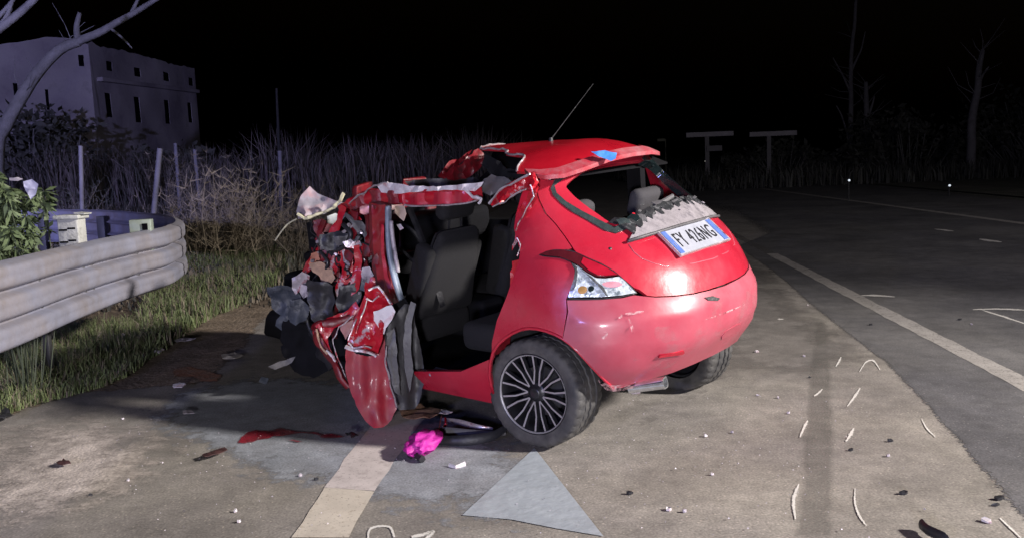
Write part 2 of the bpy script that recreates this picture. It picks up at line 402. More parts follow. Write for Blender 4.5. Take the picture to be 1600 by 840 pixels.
# ------------------------------------------------------------------ the ground
RD = Vector((.094, 1)).normalized(); RN = Vector((RD.y, -RD.x))       # along the road, and to its right
def along(x0, y0, t, s=0): q = Vector((x0, y0)) + RD * t + RN * s; return (q.x, q.y)
tag(mk('ground', [(-700, -60, -.03), (700, -60, -.03), (700, 900, -.03), (-700, 900, -.03)], [(0, 1, 2, 3)], m_soil), kind='structure')
tag(poly_sheet('road_shoulder', [along(-7, -8, 0), along(-7, -8, 150), along(3.7, -8, 150), along(3.7, -8, 0)], 0, m_asph, step=4), kind='structure')
rb = [G(1145, 385), G(1200, 425), G(1262, 482), G(1320, 530), G(1368, 568), G(1420, 625), G(1480, 700), G(1540, 778), G(1596, 838)]
tag(poly_sheet('road_surface', [(p.x, p.y) for p in rb] + [(2.6, -8), along(2.2, -8, 0, 9), along(2.2, -8, 160, 9), along(2.9, 12, 130, -2)], .002, m_road, step=4, rag=.02, feather=.16), kind='structure')
tag(poly_sheet('far_verge', [along(2.2, -8, 0, 8.3), along(2.2, -8, 0, 40), along(2.2, -8, 160, 60), along(2.2, -8, 160, 8.3)], .008, m_soil, step=6, rag=.0), kind='structure')
vb = [(-9, -4), (-2.6, -4), (-2.45, 1), (-2.55, 3), G(0, 668), G(60, 648), G(130, 622), G(200, 618), G(262, 612), G(330, 612), G(372, 596), G(395, 560), G(440, 500)]
tag(poly_sheet('verge', [(p[0], p[1]) for p in vb] + [along(-1.9, 9, 3), along(-1.9, 9, 100), (-120, 120), (-120, -4)], .004, m_dirt, step=3, rag=.12, seed=3, feather=.35), kind='structure')
gv = [G(-150, 700), G(40, 662), G(160, 640), G(250, 655), G(300, 700), G(250, 750), G(200, 775), G(130, 800), G(60, 820), G(20, 860), G(-150, 1000)]
tag(poly_sheet('gravel_patch', [(p.x, p.y) for p in gv], .0055, m_grav, step=.6, rag=.3, seed=5, feather=.7), kind='structure')
wt = [G(215, 640), G(262, 612), G(345, 596), G(400, 570), G(520, 590), G(640, 600), G(770, 660), G(815, 690), G(850, 705), G(870, 770), G(830, 830), G(700, 835), G(590, 800), G(540, 775), G(500, 768), G(450, 775), G(390, 750), G(310, 715), G(225, 680)]
tag(poly_sheet('wet_patch', [(p.x, p.y) for p in wt], .002, m_wet, step=.4, rag=.10, seed=8, feather=.5), kind='structure')
dp = [G(1120, 395), G(1190, 410), G(1262, 480), G(1330, 535), G(1385, 578), G(1330, 572), G(1240, 590), G(1150, 580), G(1060, 640), G(940, 690), G(960, 640), G(1080, 560), G(1110, 480)]  # darker sheet: light falling off with distance, put into the asphalt colour
tag(poly_sheet('falloff_sheet', [(p.x, p.y) for p in dp], .0012, mat('falloff_asphalt', (.150, .138, .130), .85, 0, .2, 2, .25, 160, (.175, .16, .15), .5, 2.5, .2, speck=(60, .25, (.24, .22, .2)), fade=(5, .75, 1.5, 1.5)), step=.4, rag=.15, seed=12, feather=.4), kind='structure')
# painted lines
def strip(name, a, b, c, d, z, m_, seed=0, rag=.018):
    return tag(poly_sheet(name, [(p[0], p[1]) for p in (a, b, c, d)], z, m_, step=.5, rag=rag, seed=seed), kind='structure')
strip('edge_line', G(455, 840), G(507, 762), G(585, 768), G(545, 840), .0035, m_yell, 1)
strip('edge_line', G(506.5, 761.5), G(598, 640), G(668, 646), G(585.5, 767), .0035, m_pinkl, 2)
strip('edge_line', G(420, 895), G(455, 841), G(544, 841), G(520, 895), .0035, m_yell, 3)
wl0, wl1 = G(1600, 600), G(1210, 398)
def wpt(t, s): q = Vector((3.0, 4.94)) + RD * t + RN * s; return (q.x, q.y)
strip('lane_line', wpt(-6, -.075), wpt(-6, .075), wpt(7.1, .075), wpt(7.1, -.075), .0035, m_line, 4)
strip('lane_line', wpt(7.16, -.07), wpt(7.16, .07), wpt(12, .07), wpt(12, -.07), .0035, m_skid, 5)
f0, f1 = G(1600, 358), G(1290, 308)
strip('far_edge_line', (f0.x + .1, f0.y - 6), (f0.x + .3, f0.y - 6), (f1.x + .5, f1.y + 8), (f1.x + .3, f1.y + 8), .0035, m_line, 6)
# ground marks: pale survey and scrape marks, each a thin paint film
def mark(pix, wpx, label, z=.0036, m_=m_chalk, mid=False, group=None, cat='road mark', name='scrape_mark', taper=True):
    wpx *= (.62 if taper else 1); P = catmull([(x, y, 0) for x, y in pix], False, 5); L = []; Cn = []; R_ = []
    for i, p in enumerate(P):
        t = (P[min(i + 1, len(P) - 1)] - P[max(i - 1, 0)]).normalized(); nn = Vector((-t.y, t.x, 0))
        q = wpx * .5 * ((.35 + .65 * sin(pi * min(1, max(0, i / (len(P) - 1))))) if taper else 1) * (1 + .55 * noise.noise(Vector((p.x * .35, p.y * .35, 3))))
        q *= 1.7
        L.append(G(*(p + nn * q)[:2], z)); Cn.append(G(p.x, p.y, z)); R_.append(G(*(p - nn * q)[:2], z))
    vs = L + Cn + R_; n = len(L)
    fs = [(r + i, r + i + 1, r + n + i + 1, r + n + i) for i in range(n - 1) for r in (0, n)]
    if (vs[1] - vs[0]).cross(vs[n] - vs[0]).z < 0: fs = [f[::-1] for f in fs]
    o = mk(name, vs, fs, m_); e_ = o.data.attributes.new('edge', 'FLOAT', 'POINT'); e_.data.foreach_set('value', [0.0] * n + [1.0] * n + [0.0] * n)
    return tag(o, label, cat, group)
tk = [G(1262, 500), G(1306, 500), G(1318, 600), G(1328, 700), G(1330, 850), G(1215, 850), G(1232, 700), G(1246, 600)]
tag(poly_sheet('skid_mark', [(p.x, p.y) for p in tk], .0024, m_skid, step=.3, rag=.02, feather=.09), 'faint dark tyre track between the two rows of pale scrapes', 'road mark')
gm = 'pale curved scrape marks on the road right of the car'
mark([(1248, 755), (1240, 780), (1243, 810)], 11, 'longest white scrape in the left row nearest the camera', group=gm)
mark([(1262, 656), (1256, 668), (1250, 682)], 10, 'white scrape in the left row above the longest one', group=gm)
mark([(1285, 607), (1279, 613), (1272, 618)], 7, 'short faint white scrape in the left row beyond two longer ones', group=gm)
mark([(1314, 557), (1311, 564), (1306, 572)], 7, 'farthest small white scrape of the left row', group=gm)
mark([(1344, 605), (1336, 618), (1324, 634)], 8, 'slanted white scrape in the right row, just below the arrow tip mark', group=gm)
mark([(1334, 668), (1329, 678), (1322, 689)], 12, 'short broad white scrape in the middle of the right row', group=gm)
mark([(1336, 762), (1336, 785), (1343, 805), (1354, 820)], 7, 'hook shaped thin white scrape at the near end of the right row', group=gm)
mark([(1343, 580), (1352, 566), (1362, 562), (1368, 566), (1375, 577)], 6, 'white arrow tip shaped mark beside the dark road edge', group=gm)
mark([(1440, 653), (1448, 668), (1462, 682)], 5, 'thin white scrape on the border of the darker asphalt', group=gm)
mark([(1562, 808), (1578, 823), (1596, 840)], 7, 'white scrape at the bottom right corner of the road', group=gm)
mark([(1346, 461), (1370, 461), (1398, 463)], 5, 'thin pale cross tick beside the white lane line', group=gm)
mark([(1520, 483), (1560, 482), (1610, 484)], 5, 'thin horizontal chalk stroke at the right edge', group=gm)
mark([(1535, 484), (1565, 493), (1605, 506)], 5, 'thin slanted chalk stroke at the right edge under the horizontal one', group=gm)
mark([(1215, 498), (1224, 498)], 5, 'tiny pale tick on the asphalt right of the bumper', group=gm)
mark([(1530, 374), (1565, 378)], 6, 'pale worn dash on the far lane', group=gm)
mark([(1460, 358), (1490, 361)], 4, 'fainter worn dash farther along the far lane', group=gm)
# the chalk outline at the bottom edge
c = 'yellowish white chalk outlines at the bottom edge'
mark([(575, 840), (580, 824), (608, 822), (616, 838)], 5, 'open chalk square at the bottom edge beside the yellow line', group=c, taper=False, name='chalk_mark')
mark([(643, 838), (662, 834), (678, 829), (664, 842)], 6, 'zigzag chalk stroke at the bottom edge right of the chalk square', group=c, taper=False, name='chalk_mark')
st_ = empty('fluid_stain', G(440, 684), 'dark red fluid smears on the ground left of the fallen door', 'stain')
for k_, bl in enumerate([[(366, 694), (372, 684), (384, 675), (402, 671), (425, 673), (436, 680), (425, 686), (405, 689), (392, 696)], [(400, 676), (440, 668), (470, 674), (500, 675), (520, 680), (495, 683), (470, 679), (440, 684), (420, 683)],
                         [(480, 682), (520, 677), (548, 681), (535, 686), (505, 688)], [(440, 690), (462, 686), (480, 691), (462, 694)]]):
    poly_sheet('smear', [tuple(G(*p)[:2]) for p in bl], .006 + .0006 * k_, m_blood, st_, step=.1, rag=.05, seed=4 + k_, feather=.03)
rs = [(255, 560), (300, 568), (362, 584), (352, 600), (300, 600), (262, 592)]
tag(poly_sheet('rusty_stain', [tuple(G(*p)[:2]) for p in rs], .007, m_rust, step=.2, rag=.08, seed=6, feather=.12), 'rust orange soil stain at the edge of the car shadow', 'stain')
# pale triangular film in front of the rear wheel
tri = [G(835, 700), G(722, 805), G(800, 812), G(870, 826), G(943, 838)]
V_, T_, L_ = triangulate([(p.x, p.y) for p in tri], [], .07)
vs = []
for v in V_:
    e = dseg(v.x, v.y, [(p.x, p.y) for p in tri]); vs.append(Vector((v.x, v.y, .0035 + .004 * abs(noise.noise(Vector((v.x * 6, v.y * 6, 2)))) * min(1, e * 10))))
tag(mk('plastic_film', vs, [t if (V_[t[1]] - V_[t[0]]).cross(V_[t[2]] - V_[t[0]]) > 0 else t[::-1] for t in T_], m_film, None, True), 'pale blue grey triangular plastic film lying in front of the rear wheel', 'plastic sheet')

# ------------------------------------------------------------------ the wrecked car
ZL = np.array([.22, .30, .42, .55, .70, .85, 1.0, 1.12, 1.25, 1.36, 1.44, 1.50])
WL = np.array([.773, .81, .844, .853, .842, .813, .763, .691, .627, .577, .544, .50])
RL = np.array([.346, .458, .556, .643, .644, .591, .483, .336, .173, .072, .019, -.05])
def spline(xs, ys):
    n = len(xs); h = np.diff(xs); A = np.eye(n); b = np.zeros(n)
    for i in range(1, n - 1):
        A[i, i - 1] = h[i - 1]; A[i, i] = 2 * (h[i - 1] + h[i]); A[i, i + 1] = h[i]; b[i] = 6 * ((ys[i + 1] - ys[i]) / h[i] - (ys[i] - ys[i - 1]) / h[i - 1])
    mm = np.linalg.solve(A, b)
    def f(x):
        x = min(max(x, xs[0]), xs[-1]); i = min(int(np.searchsorted(xs, x)), n - 1); i = max(i, 1) - 1
        t = x - xs[i]; H_ = h[i]
        return float(ys[i] + t * ((ys[i + 1] - ys[i]) / H_ - H_ * (2 * mm[i] + mm[i + 1]) / 6) + t * t * mm[i] / 2 + t ** 3 * (mm[i + 1] - mm[i]) / (6 * H_))
    return f
fW, fR = spline(ZL, WL), spline(ZL, RL)
NE = 2.4; Y0 = .25
def Sb(u, z):
    w_, r = fW(z), fR(z); a = abs(u); t = min(a, 1) * pi / 2
    # soften the ends so that the surface stays smooth through u = 0 and u = 1
    x = math.copysign(1, u) * w_ * sin(t) ** (2 / NE); y = Y0 - (r + Y0) * abs(cos(t)) ** (2 / NE)
    if a > 1: y = Y0 + (a - 1); x = math.copysign(1, u) * w_
    if x > 0 and z > 1.12: x *= 1 - .11 * min(1, (z - 1.12) / .28)
    return Vector((x, y, z))
def Snorm(u, z):
    e = 1e-3
    if abs(u) < .02: u = .02 if u >= 0 else -.02
    a = Sb(u + e, z) - Sb(u - e, z); b = Sb(u, min(z + e, 1.5)) - Sb(u, max(z - e, .22))
    n = a.cross(b); n.normalize()
    return n if n.dot(Vector((u * .7, -1 + min(1, abs(u)) * .8, .2))) > 0 else -n
def dent(u, z):                        # shallow creases that the impact left in the skin
    return .006 * noise.noise(Vector((u * 3.1, z * 4.2, 1.3))) + .0025 * noise.noise(Vector((u * 11, z * 12, 4.3)))
def S(u, z, off=0.0):
    return BODY @ (Sb(u, z) + Snorm(u, z) * (off + dent(u, z)))
def Sf(base=0.0): return lambda u, z, off: S(u, z, off + base)
_gu = np.linspace(-2.0, 1.0, 181); _gz = np.linspace(.22, 1.5, 97)
_bv = [S(u, z) for u in _gu for z in _gz]
from mathutils.bvhtree import BVHTree
_bf = []; _nzz = len(_gz)
for i in range(len(_gu) - 1):
    for j in range(_nzz - 1): _bf.append((i * _nzz + j, (i + 1) * _nzz + j, (i + 1) * _nzz + j + 1, i * _nzz + j + 1))
_bvh = BVHTree.FromPolygons(_bv, _bf)
def sh(px, py):
    """skin coordinates (u, height) of the point of the body skin seen at a photo position"""
    r = ray(px, py).normalized(); hit = _bvh.ray_cast(EYE, r)
    if hit[0] is None:
        if px > 900: return sh(px - 3, py - 1.5)
        raise ValueError('misses the body skin %s %s' % (px, py))
    i, j = divmod(hit[2], _nzz - 1)
    best = None
    for a in np.linspace(0, 1, 7):
        for b in np.linspace(0, 1, 7):
            u = _gu[i] + (_gu[i + 1] - _gu[i]) * a; z = _gz[j] + (_gz[j + 1] - _gz[j]) * b
            d = (_bv[i * _nzz + j] * (1 - a) * (1 - b) + _bv[(i + 1) * _nzz + j] * a * (1 - b) + _bv[i * _nzz + j + 1] * (1 - a) * b + _bv[(i + 1) * _nzz + j + 1] * a * b - hit[0]).length
            if best is None or d < best[0]: best = (d, u, z)
    return (float(best[1]), float(best[2]))
def shl(*pts): return [sh(*p) for p in pts]
def sm(pts, step=4, corners=(), closed=True): return [(p[0], p[1]) for p in catmull([(a, b, 0) for a, b in pts], closed, step, corners)]

car = empty('wrecked_car', CARM @ Vector((0, .8, 0)), 'red hatchback wreck with its front torn off and left side cut open', 'car', rotz=YAW)

# the left rear quarter
shut = [(838, 297), (842, 313), (852, 333), (867, 350), (882, 370), (894, 387.5)]
lamp_low = [(880, 390), (860, 391), (842, 398), (855, 401), (875, 403), (892, 410), (898, 422), (896, 440), (890, 455), (885, 467)]
ARC = []
for a in np.linspace(pi * 1.02, -.16 * pi, 22):
    rr = .355
    ARC.append((.002 + -rr * cos(a), .30 + rr * sin(a)))         # (toward rear is negative y)
def arc_uz(side=-1):
    out = []
    for yy, zz in ARC:
        y = -yy * -1
        # find u with Sb(u, z).y = y
        lo, hi = .3, 1.6
        for _ in range(40):
            mid = (lo + hi) / 2
            if Sb(mid, max(zz, .23)).y < y: lo = mid
            else: hi = mid
        out.append((side * (lo + hi) / 2, max(zz, .23)))
    return out
arc = sm([(-1.02, .30), (-1.005, .41), (-.98, .54), (-.935, .62), (-.87, .672), (-.81, .678), (-.745, .655), (-.69, .61), (-.625, .53), (-.545, .44), (-.475, .36)], 2, closed=False)                                                    # from the front of the arch over the top to its rear foot
if arc[0][0] > arc[-1][0]: arc = arc[::-1]
# arc now runs from u = most negative (front) to the rear
k = max(range(len(arc)), key=lambda i: arc[i][1])
split = k + 4
cut = (-.735, .817)
arc_front = arc[:split + 1]; arc_rear = arc[split:]
q_in = shl(*shut)
lampl = shl(*lamp_low)
edge = shl((768, 560), (769, 535), (777, 500), (791, 464), (803, 430), (811, 408), (813, 391), (808, 376), (803, 357), (806, 335), (815, 303), (826, 283), (833, 272))
sill = [(-1.72, .225), (-1.72, .325)]
Q = q_in + lampl + [(lampl[-1][0] - .003, .76)] + [(a, b) for a, b in arc_front[::-1]] + [(arc_front[0][0] - .01, .23)] + sill + [sh(720, 580)] + edge
quarter = panel('rear_quarter_panel', Q, Sf(), m_red, car, step=.045, thick=.022, aspect=.9)
# the arch's rolled lip and the dark wheel housing
mb = MB(); mb.tube([S(u, z, -.004) for u, z in arc], .011, 6, flat=.8); mb.build('arch_lip', m_red, quarter, True, 180)
def housing(side):
    mb = MB(); vs = []; fs = []; n = 20
    for i in range(n + 1):
        a = pi * (.17 + .86 * i / n); y = -.375 * cos(a); z = .30 + .365 * sin(a)
        for x in (.72, .46): vs.append(CARM @ Vector((side * x, y, max(z, .30))))
    for i in range(n): fs.append((2 * i, 2 * i + 1, 2 * i + 3, 2 * i + 2))
    m_ = 2 * (n + 1); vs += [CARM @ Vector((side * .46, -.375 * cos(pi * (.17 + .86 * i / n)), max(.30 + .365 * sin(pi * (.17 + .86 * i / n)), .30))) for i in range(n + 1)]
    vs.append(CARM @ Vector((side * .46, 0, .30))); fs += [(m_ + i, m_ + i + 1, m_ + n + 1) for i in range(n)]
    mb.add(vs, fs); return mb.build('wheel_housing', m_int, car)
housing(-1); housing(1)
# right side: one skin from tailgate to the front door, its arch cut out
q_r = [(-u, z) for u, z in q_in]
lr = [(-u, z) for u, z in lampl]
Qr = q_r + lr + [(-lampl[-1][0] + .003, .76)] + [(-a, b) for a, b in arc_front[::-1]] + [(-arc_front[0][0] + .01, .23), (1.9, .23), (1.9, .92), (1.3, .95), (1.08, 1.0), (.98, 1.12), (.9, 1.25), (.8, 1.37)]
panel('rear_quarter_panel', Qr, Sf(), m_red, car, step=.07, thick=.02, aspect=.9)

# the rear bumper: left half from the photo, right half mirrored
tgb = [(-.398, .836), (-.372, .803), (-.335, .793), (-.25, .782), (-.16, .773), (-.08, .770), (0, .769)]
lam_bot = shl((886, 468.5), (912, 468.5), (940, 468), (972, 465.5), (990, 461))
lam_bot[0] = (lampl[-1][0] + .004, lam_bot[0][1])
low = [(-.47, .335), (-.43, .35), (-.35, .36), (-.28, .365), (-.20, .385), (-.10, .395), (0, .40)]
left = tgb[1:-1]
half = [(lampl[-1][0] + .004, .76)] + lam_bot + left + [(0, .766)]
lower = [(a + .002, b) for a, b in arc_rear] + low[1:]
HB = half + [(-u, z) for u, z in half[:-1][::-1]] + [(-u, z) for u, z in lower[:-1]] + [(0, .40)] + lower[:-1][::-1]
# dents of the bumper edge
def Sbump(u, z, off):
    o_ = .004 + .010 * math.exp(-((z - .70) / .035) ** 2) * (1 if abs(u) < .62 else .6) + .006 * noise.noise(Vector((u * 6, z * 9, 7)))
    o_ -= .018 * math.exp(-((z - (.555 - .05 * u)) / .012) ** 2) * max(0, min(1, (u - .0) * 4)) * .35
    o_ -= .022 * math.exp(-((u + .36) / .13) ** 2 - ((z - .36) / .05) ** 2)
    return S(u, z, off + o_)
Sbumpd = lambda u, z, o: Sbump(u, z, o + .0015)
bumper = panel('rear_bumper', HB, Sbump, m_redb, car, step=.035, thick=.03, aspect=1.0)
# a scuffed dark strip under its edge, slots, reflector
mb = MB(); pts = [S(u, z + .012, -.045) for u, z in low[2:]] + [S(-u, z + .012, -.045) for u, z in low[2:-1][::-1]]
mb.tube(pts, .016, 6, flat=.6); mb.build('bumper_skirt', m_blk, car, True)
sl = shl((1027, 556), (1030, 552.5), (1066, 545), (1068, 548), (1064, 550.5))
panel('reflector', sl, Sf(.013), m_rlen, bumper, step=.02, thick=.012)
panel('tow_eye_cover', sm([(-.02, .505), (.06, .505), (.06, .55), (-.02, .55)], 2), Sf(.007), m_redb, bumper, step=.05, thick=.006)
ar = shl((1098, 465), (1110, 463), (1122, 466), (1118, 470), (1104, 469))
panel('scuff', ar, Sf(.014), m_blk, bumper, step=.02, thick=.003)

m_scuf = mat('white_scuff', (.60, .36, .38), .6, 0, .2, 30, fade=(34, .46, .66, 1.0))
def scuff(px, f=(.5, .56)): return panel('scuff', sm(shl(*px), 2), Sf(.018), m_scuf, bumper, step=.03, thick=0, back=False)
scuff([(934, 588), (952, 597), (975, 596), (990, 600), (966, 606), (946, 604)]); scuff([(942, 519), (948, 516), (950, 521), (945, 528), (940, 526)]); scuff([(976, 489), (990, 486), (1003, 485), (1000, 489), (980, 492)]); scuff([(965, 492), (970, 490), (971, 496), (966, 497)]); scuff([(980, 496), (985, 500), (991, 520), (986, 518)])
scuff([(1096, 499), (1120, 490), (1160, 474), (1150, 480), (1120, 492)])
m_dust = mat('road_dust', (.44, .27, .29), .9, 0, .2, 30, fade=(7, .48, 1.25, 1.0))
panel('dust_layer', [(-.42, .42), (-.25, .43), (0, .45), (.25, .45), (.5, .46), (.62, .55), (.62, .70), (.3, .745), (0, .745), (-.2, .74), (-.36, .66), (-.44, .52)], Sbumpd, m_dust, bumper, step=.05, thick=0, back=False)
# the tailgate with the broken window
tg_left = [(u + .006, z) for u, z in q_in] + shl((900, 394), (920, 403), (940, 411.5), (960, 423), (975, 435.5), (990, 449)) + [(-.392, .838), (-.366, .808), (-.335, .799), (-.25, .788), (-.16, .779), (-.08, .776), (0, .775)]
top_l = [(-.70, 1.375), (-.55, 1.425), (-.30, 1.44), (0, 1.445)]
TG = tg_left + [(-u, z) for u, z in tg_left[:-1][::-1]] + [(-u, z) for u, z in top_l[:-1]] + top_l[::-1]
win_l = shl((913, 268), (886, 288), (889, 299), (910, 318), (935, 336), (957, 350))
wl = [(0, 1.398), (-.18, 1.395)] + win_l + [(-.26, 1.118), (-.12, 1.150), (0, 1.16)]
WIN = [(u, z) for u, z in wl] + [(-u, z) for u, z in wl[1:-1][::-1]]
WIN = sm(WIN, 2)
tailgate = panel('tailgate', TG, Sf(.002), m_red, car, holes=[WIN], step=.035, thick=.03)
# grey moulding where the glass was bonded: a strip down the left, one down the right
trim = shl((860, 296), (864, 306), (876, 319), (895, 333), (920, 347), (945, 361), (962, 366), (985, 357), (980, 349), (958, 356), (935, 345), (908, 330), (884, 316), (870, 303), (866, 291), (880, 281), (905, 270), (925, 261), (922, 258.5), (893, 268), (866, 283))
panel('window_moulding', trim, Sf(.008), m_prim if False else m_glg, tailgate, step=.03, thick=.008)
panel('window_moulding', [(-u, z) for u, z in trim], Sf(.008), m_blk, tailgate, step=.03, thick=.008)
wo = [(u * 1.10 + .01, 1.27 + (z - 1.27) * 1.16) for u, z in WIN]; wi = [(u * .97, 1.27 + (z - 1.27) * .95) for u, z in WIN]
cutx = .22; ro = [p for p in wo if p[0] > cutx]; ri = [p for p in wi if p[0] > cutx]
ro = sorted(ro, key=lambda p: atan2(p[1] - 1.27, p[0] - .2)); ri = sorted(ri, key=lambda p: -atan2(p[1] - 1.27, p[0] - .2))
panel('window_seal', ro + ri, Sf(.012), m_gls, tailgate, step=.05, thick=.05)
# silvery lower strip where the black glass has split off
st_low = shl((980, 380), (1000, 374.5), (1033, 364.5), (1060, 356.5))
sb = [(st_low[0][0], st_low[0][1]), (st_low[1][0], st_low[1][1]), (st_low[2][0], st_low[2][1]), (st_low[3][0], st_low[3][1]), (.10, 1.062), (.25, 1.055), (.355, 1.040)]
stp = sb + [(.40, 1.075), (.36, 1.12), (.28, 1.15), (.15, 1.155), (.05, 1.150), (-.06, 1.145), (-.13, 1.130), (-.20, 1.112), (-.245, 1.098), (-.30, 1.07), (-.34, 1.045)]
strip_o = panel('tailgate_strip', stp, Sf(.016), mat('bare_strip', (.30, .275, .30), .55, .1, .2, 12, .2, 30, (.11, .10, .12), .28, 14, .1), tailgate, step=.03, thick=.02)
# handle lip with its shade line
mb = MB(); mb.tube([S(u, z, .018) for u, z in sb], .008, 6); mb.build('strip_lip', m_gry, tailgate, True, 180)
rnd = random.Random(3)
def shard(cu, cz, r, m_, off=.022, seed=0, par=None, name='glass_shard', asp=.12):
    rr = random.Random(seed); n = rr.randint(4, 7); a0 = rr.random() * 6
    P = [(cu + r * rr.uniform(.5, 1.1) * cos(a0 + 2 * pi * i / n), cz + r * rr.uniform(.4, 1.0) * sin(a0 + 2 * pi * i / n) * .55) for i in range(n)]
    tu, tz = rr.uniform(-asp, asp), rr.uniform(-asp, asp)
    return panel(name, P, lambda u, z, o: S(u, min(z, 1.49), off + o + (u - cu) * tu + (z - cz) * tz), m_, par or tailgate, step=1, thick=.004, smooth=False)
rg_ = random.Random(31); tf = []
for q in np.linspace(-.30, .385, 46):
    tf.append((float(q), float(np.interp(q, [-.30, -.2, -.05, .1, .25, .385], [1.075, 1.108, 1.135, 1.146, 1.136, 1.100])) + rg_.uniform(-.014, .022)))
for q in np.linspace(.40, -.33, 40):
    tf.append((float(q), float(np.interp(q, [-.33, -.2, -.05, .1, .25, .40], [1.105, 1.135, 1.165, 1.178, 1.168, 1.115])) + rg_.uniform(-.010, .012)))
panel('torn_glass_film', tf, lambda u, z, o: S(u, z, .021 + o + .006 * noise.noise(Vector((u * 22, z * 30, 5)))), mat('torn_black_film', (.03, .032, .036), .35, 0, .3, 30, .3, 60, (.14, .14, .15), .36, 26, .04), tailgate, step=.018, thick=.006, cr=30)
i_ = 0
for cu, cz, r, m_ in [(-.17, 1.128, .03, m_gry), (-.10, 1.138, .07, m_blk), (-.03, 1.147, .07, m_gry), (.04, 1.15, .07, m_blk), (.12, 1.15, .06, m_gry), (.10, 1.115, .04, m_prim), (.17, 1.13, .05, m_blk), (.24, 1.14, .06, m_blk), (.30, 1.125, .05, m_gry),
                      (.22, 1.10, .04, m_blk), (.30, 1.09, .035, m_prim), (.02, 1.115, .05, m_gry), (.05, 1.10, .02, m_silv), (-.27, 1.10, .07, m_glg), (-.33, 1.09, .06, m_glg), (-.30, 1.125, .05, m_blk), (-.22, 1.12, .04, m_rtorn), (-.05, 1.165, .05, m_redd), (-.13, 1.15, .03, m_chr), (.36, 1.10, .04, m_prim)]:
    (i_ % 2) or shard(cu, cz + .022, r * .42, m_, .028 + .004 * (i_ % 4), i_ * 7 + 1, None, 'glass_shard', .5); i_ += 1
for px, py, r, m_ in [(964, 350, .03, m_blk), (975, 352, .03, m_glg), (985, 347, .025, m_gls), (998, 345, .03, m_gry), (1010, 338, .03, m_blk)]:
    u, z = sh(px, py); shard(u, z, r * 1.6, m_, .02, i_ * 5, None, 'glass_shard', .5); i_ += 1
for u0, z0 in [(.42, 1.30), (.47, 1.26), (.49, 1.22), (.50, 1.34), (.40, 1.36)]: shard(u0, z0, .035, m_gls, .0, int(u0 * 900 + z0 * 70))
# bent edge sticking up at the right shoulder of the strip
# wiper arm lying across the sill of the window
mb = MB(); wa, wb_ = S(-.07, 1.14, .03), S(.33, 1.215, .02)
wq = [D(1000, 338, (wa.y + .03)), D(1020, 325, wa.y + .08), D(1052, 306, wa.y + .2)]
mb.tube(wq, [.010, .016, .012], 6, flat=.5); mb.tube([wq[0] + Vector((0, 0, -.01)), wq[2] + Vector((.02, 0, -.02))], .006, 5)
mb.build('wiper', m_gry, tailgate)
# recess line around the plate
rc = shl((982, 383), (990, 394), (1003, 404), (1020, 411), (1040, 416))
rc2 = rc + [(-.10, .905), (0, .90), (.10, .905)] + [(-u, z) for u, z in rc[::-1]][:-1]
mb = MB(); mb.tube([S(u, z, .000) for u, z in rc2], .0045, 5); mb.build('recess_edge', m_redb, tailgate, True, 180)
# number plate
pc = [S(*sh(1030, 369.5), .022), S(*sh(1116.5, 346.5), .022), S(*sh(1127.5, 377), .022), S(*sh(1046.5, 405), .022)]
pn = ((pc[1] - pc[0]).cross(pc[3] - pc[0])).normalized()
if pn.y > 0: pn = -pn
ctr = sum(pc, Vector()) / 4
# a true 52 x 11 cm rectangle at that tilt
ux = ((pc[1] - pc[0]) + (pc[2] - pc[3])).normalized(); uy = ((pc[0] - pc[3]) + (pc[1] - pc[2])); uy = (uy - ux * uy.dot(ux)).normalized()
hw = ((pc[1] - pc[0]).length + (pc[2] - pc[3]).length) / 4 * .90; hh = ((pc[0] - pc[3]).length + (pc[1] - pc[2]).length) / 4 * .92
un = ux.cross(uy).normalized()
if un.dot(EYE - ctr) < 0: un = -un
PR = Matrix((ux, uy, un)).transposed()
mb = MB(); mb.box(ctr, (2 * hw, 2 * hh, .008), PR, bev=.003); plate = mb.build('number_plate', m_plate, car)
for s in (-1, 1):
    mb = MB(); mb.box(ctr + ux * s * (hw - .025) + un * .005, (.038, 2 * hh - .012, .004), PR); mb.build('plate_band', m_pblue, plate)
mb = MB()
for s in (-1, 1):
    mb.box(ctr + uy * s * (hh + .002), (2 * hw + .012, .006, .014), PR); mb.box(ctr + ux * s * (hw + .003), (.006, 2 * hh - .003, .014), PR)
mb.build('plate_frame', m_silv, plate)
def text(body, size, pos, rx, rn, m_, parent, sx=1.0, name='lettering', off=0.0):
    cu = bpy.data.curves.new('t', 'FONT'); cu.body = body; cu.size = size; cu.align_x = 'CENTER'; cu.align_y = 'CENTER'; cu.extrude = .0008; cu.offset = off
    cu.space_character = 1.22
    o = bpy.data.objects.new('t', cu); COL.objects.link(o); dg = bpy.context.evaluated_depsgraph_get(); dg.update()
    me = bpy.data.meshes.new_from_object(o.evaluated_get(dg)); bpy.data.objects.remove(o)
    vs = [pos + rx @ Vector((v.co.x * sx, v.co.y, v.co.z)) + rn * .0 for v in me.vertices]; fs = [tuple(p.vertices) for p in me.polygons]
    return mk(name, vs, fs, m_, parent)
lt = text('FY 426NG', .128, ctr + un * .0062 - uy * .002, PR, un, m_ink, plate, sx=(hw * 2 - .125) / .66, off=.0)
text('I', .035, ctr - ux * (hw - .025) + un * .0085 - uy * .02, PR, un, m_plate, plate)

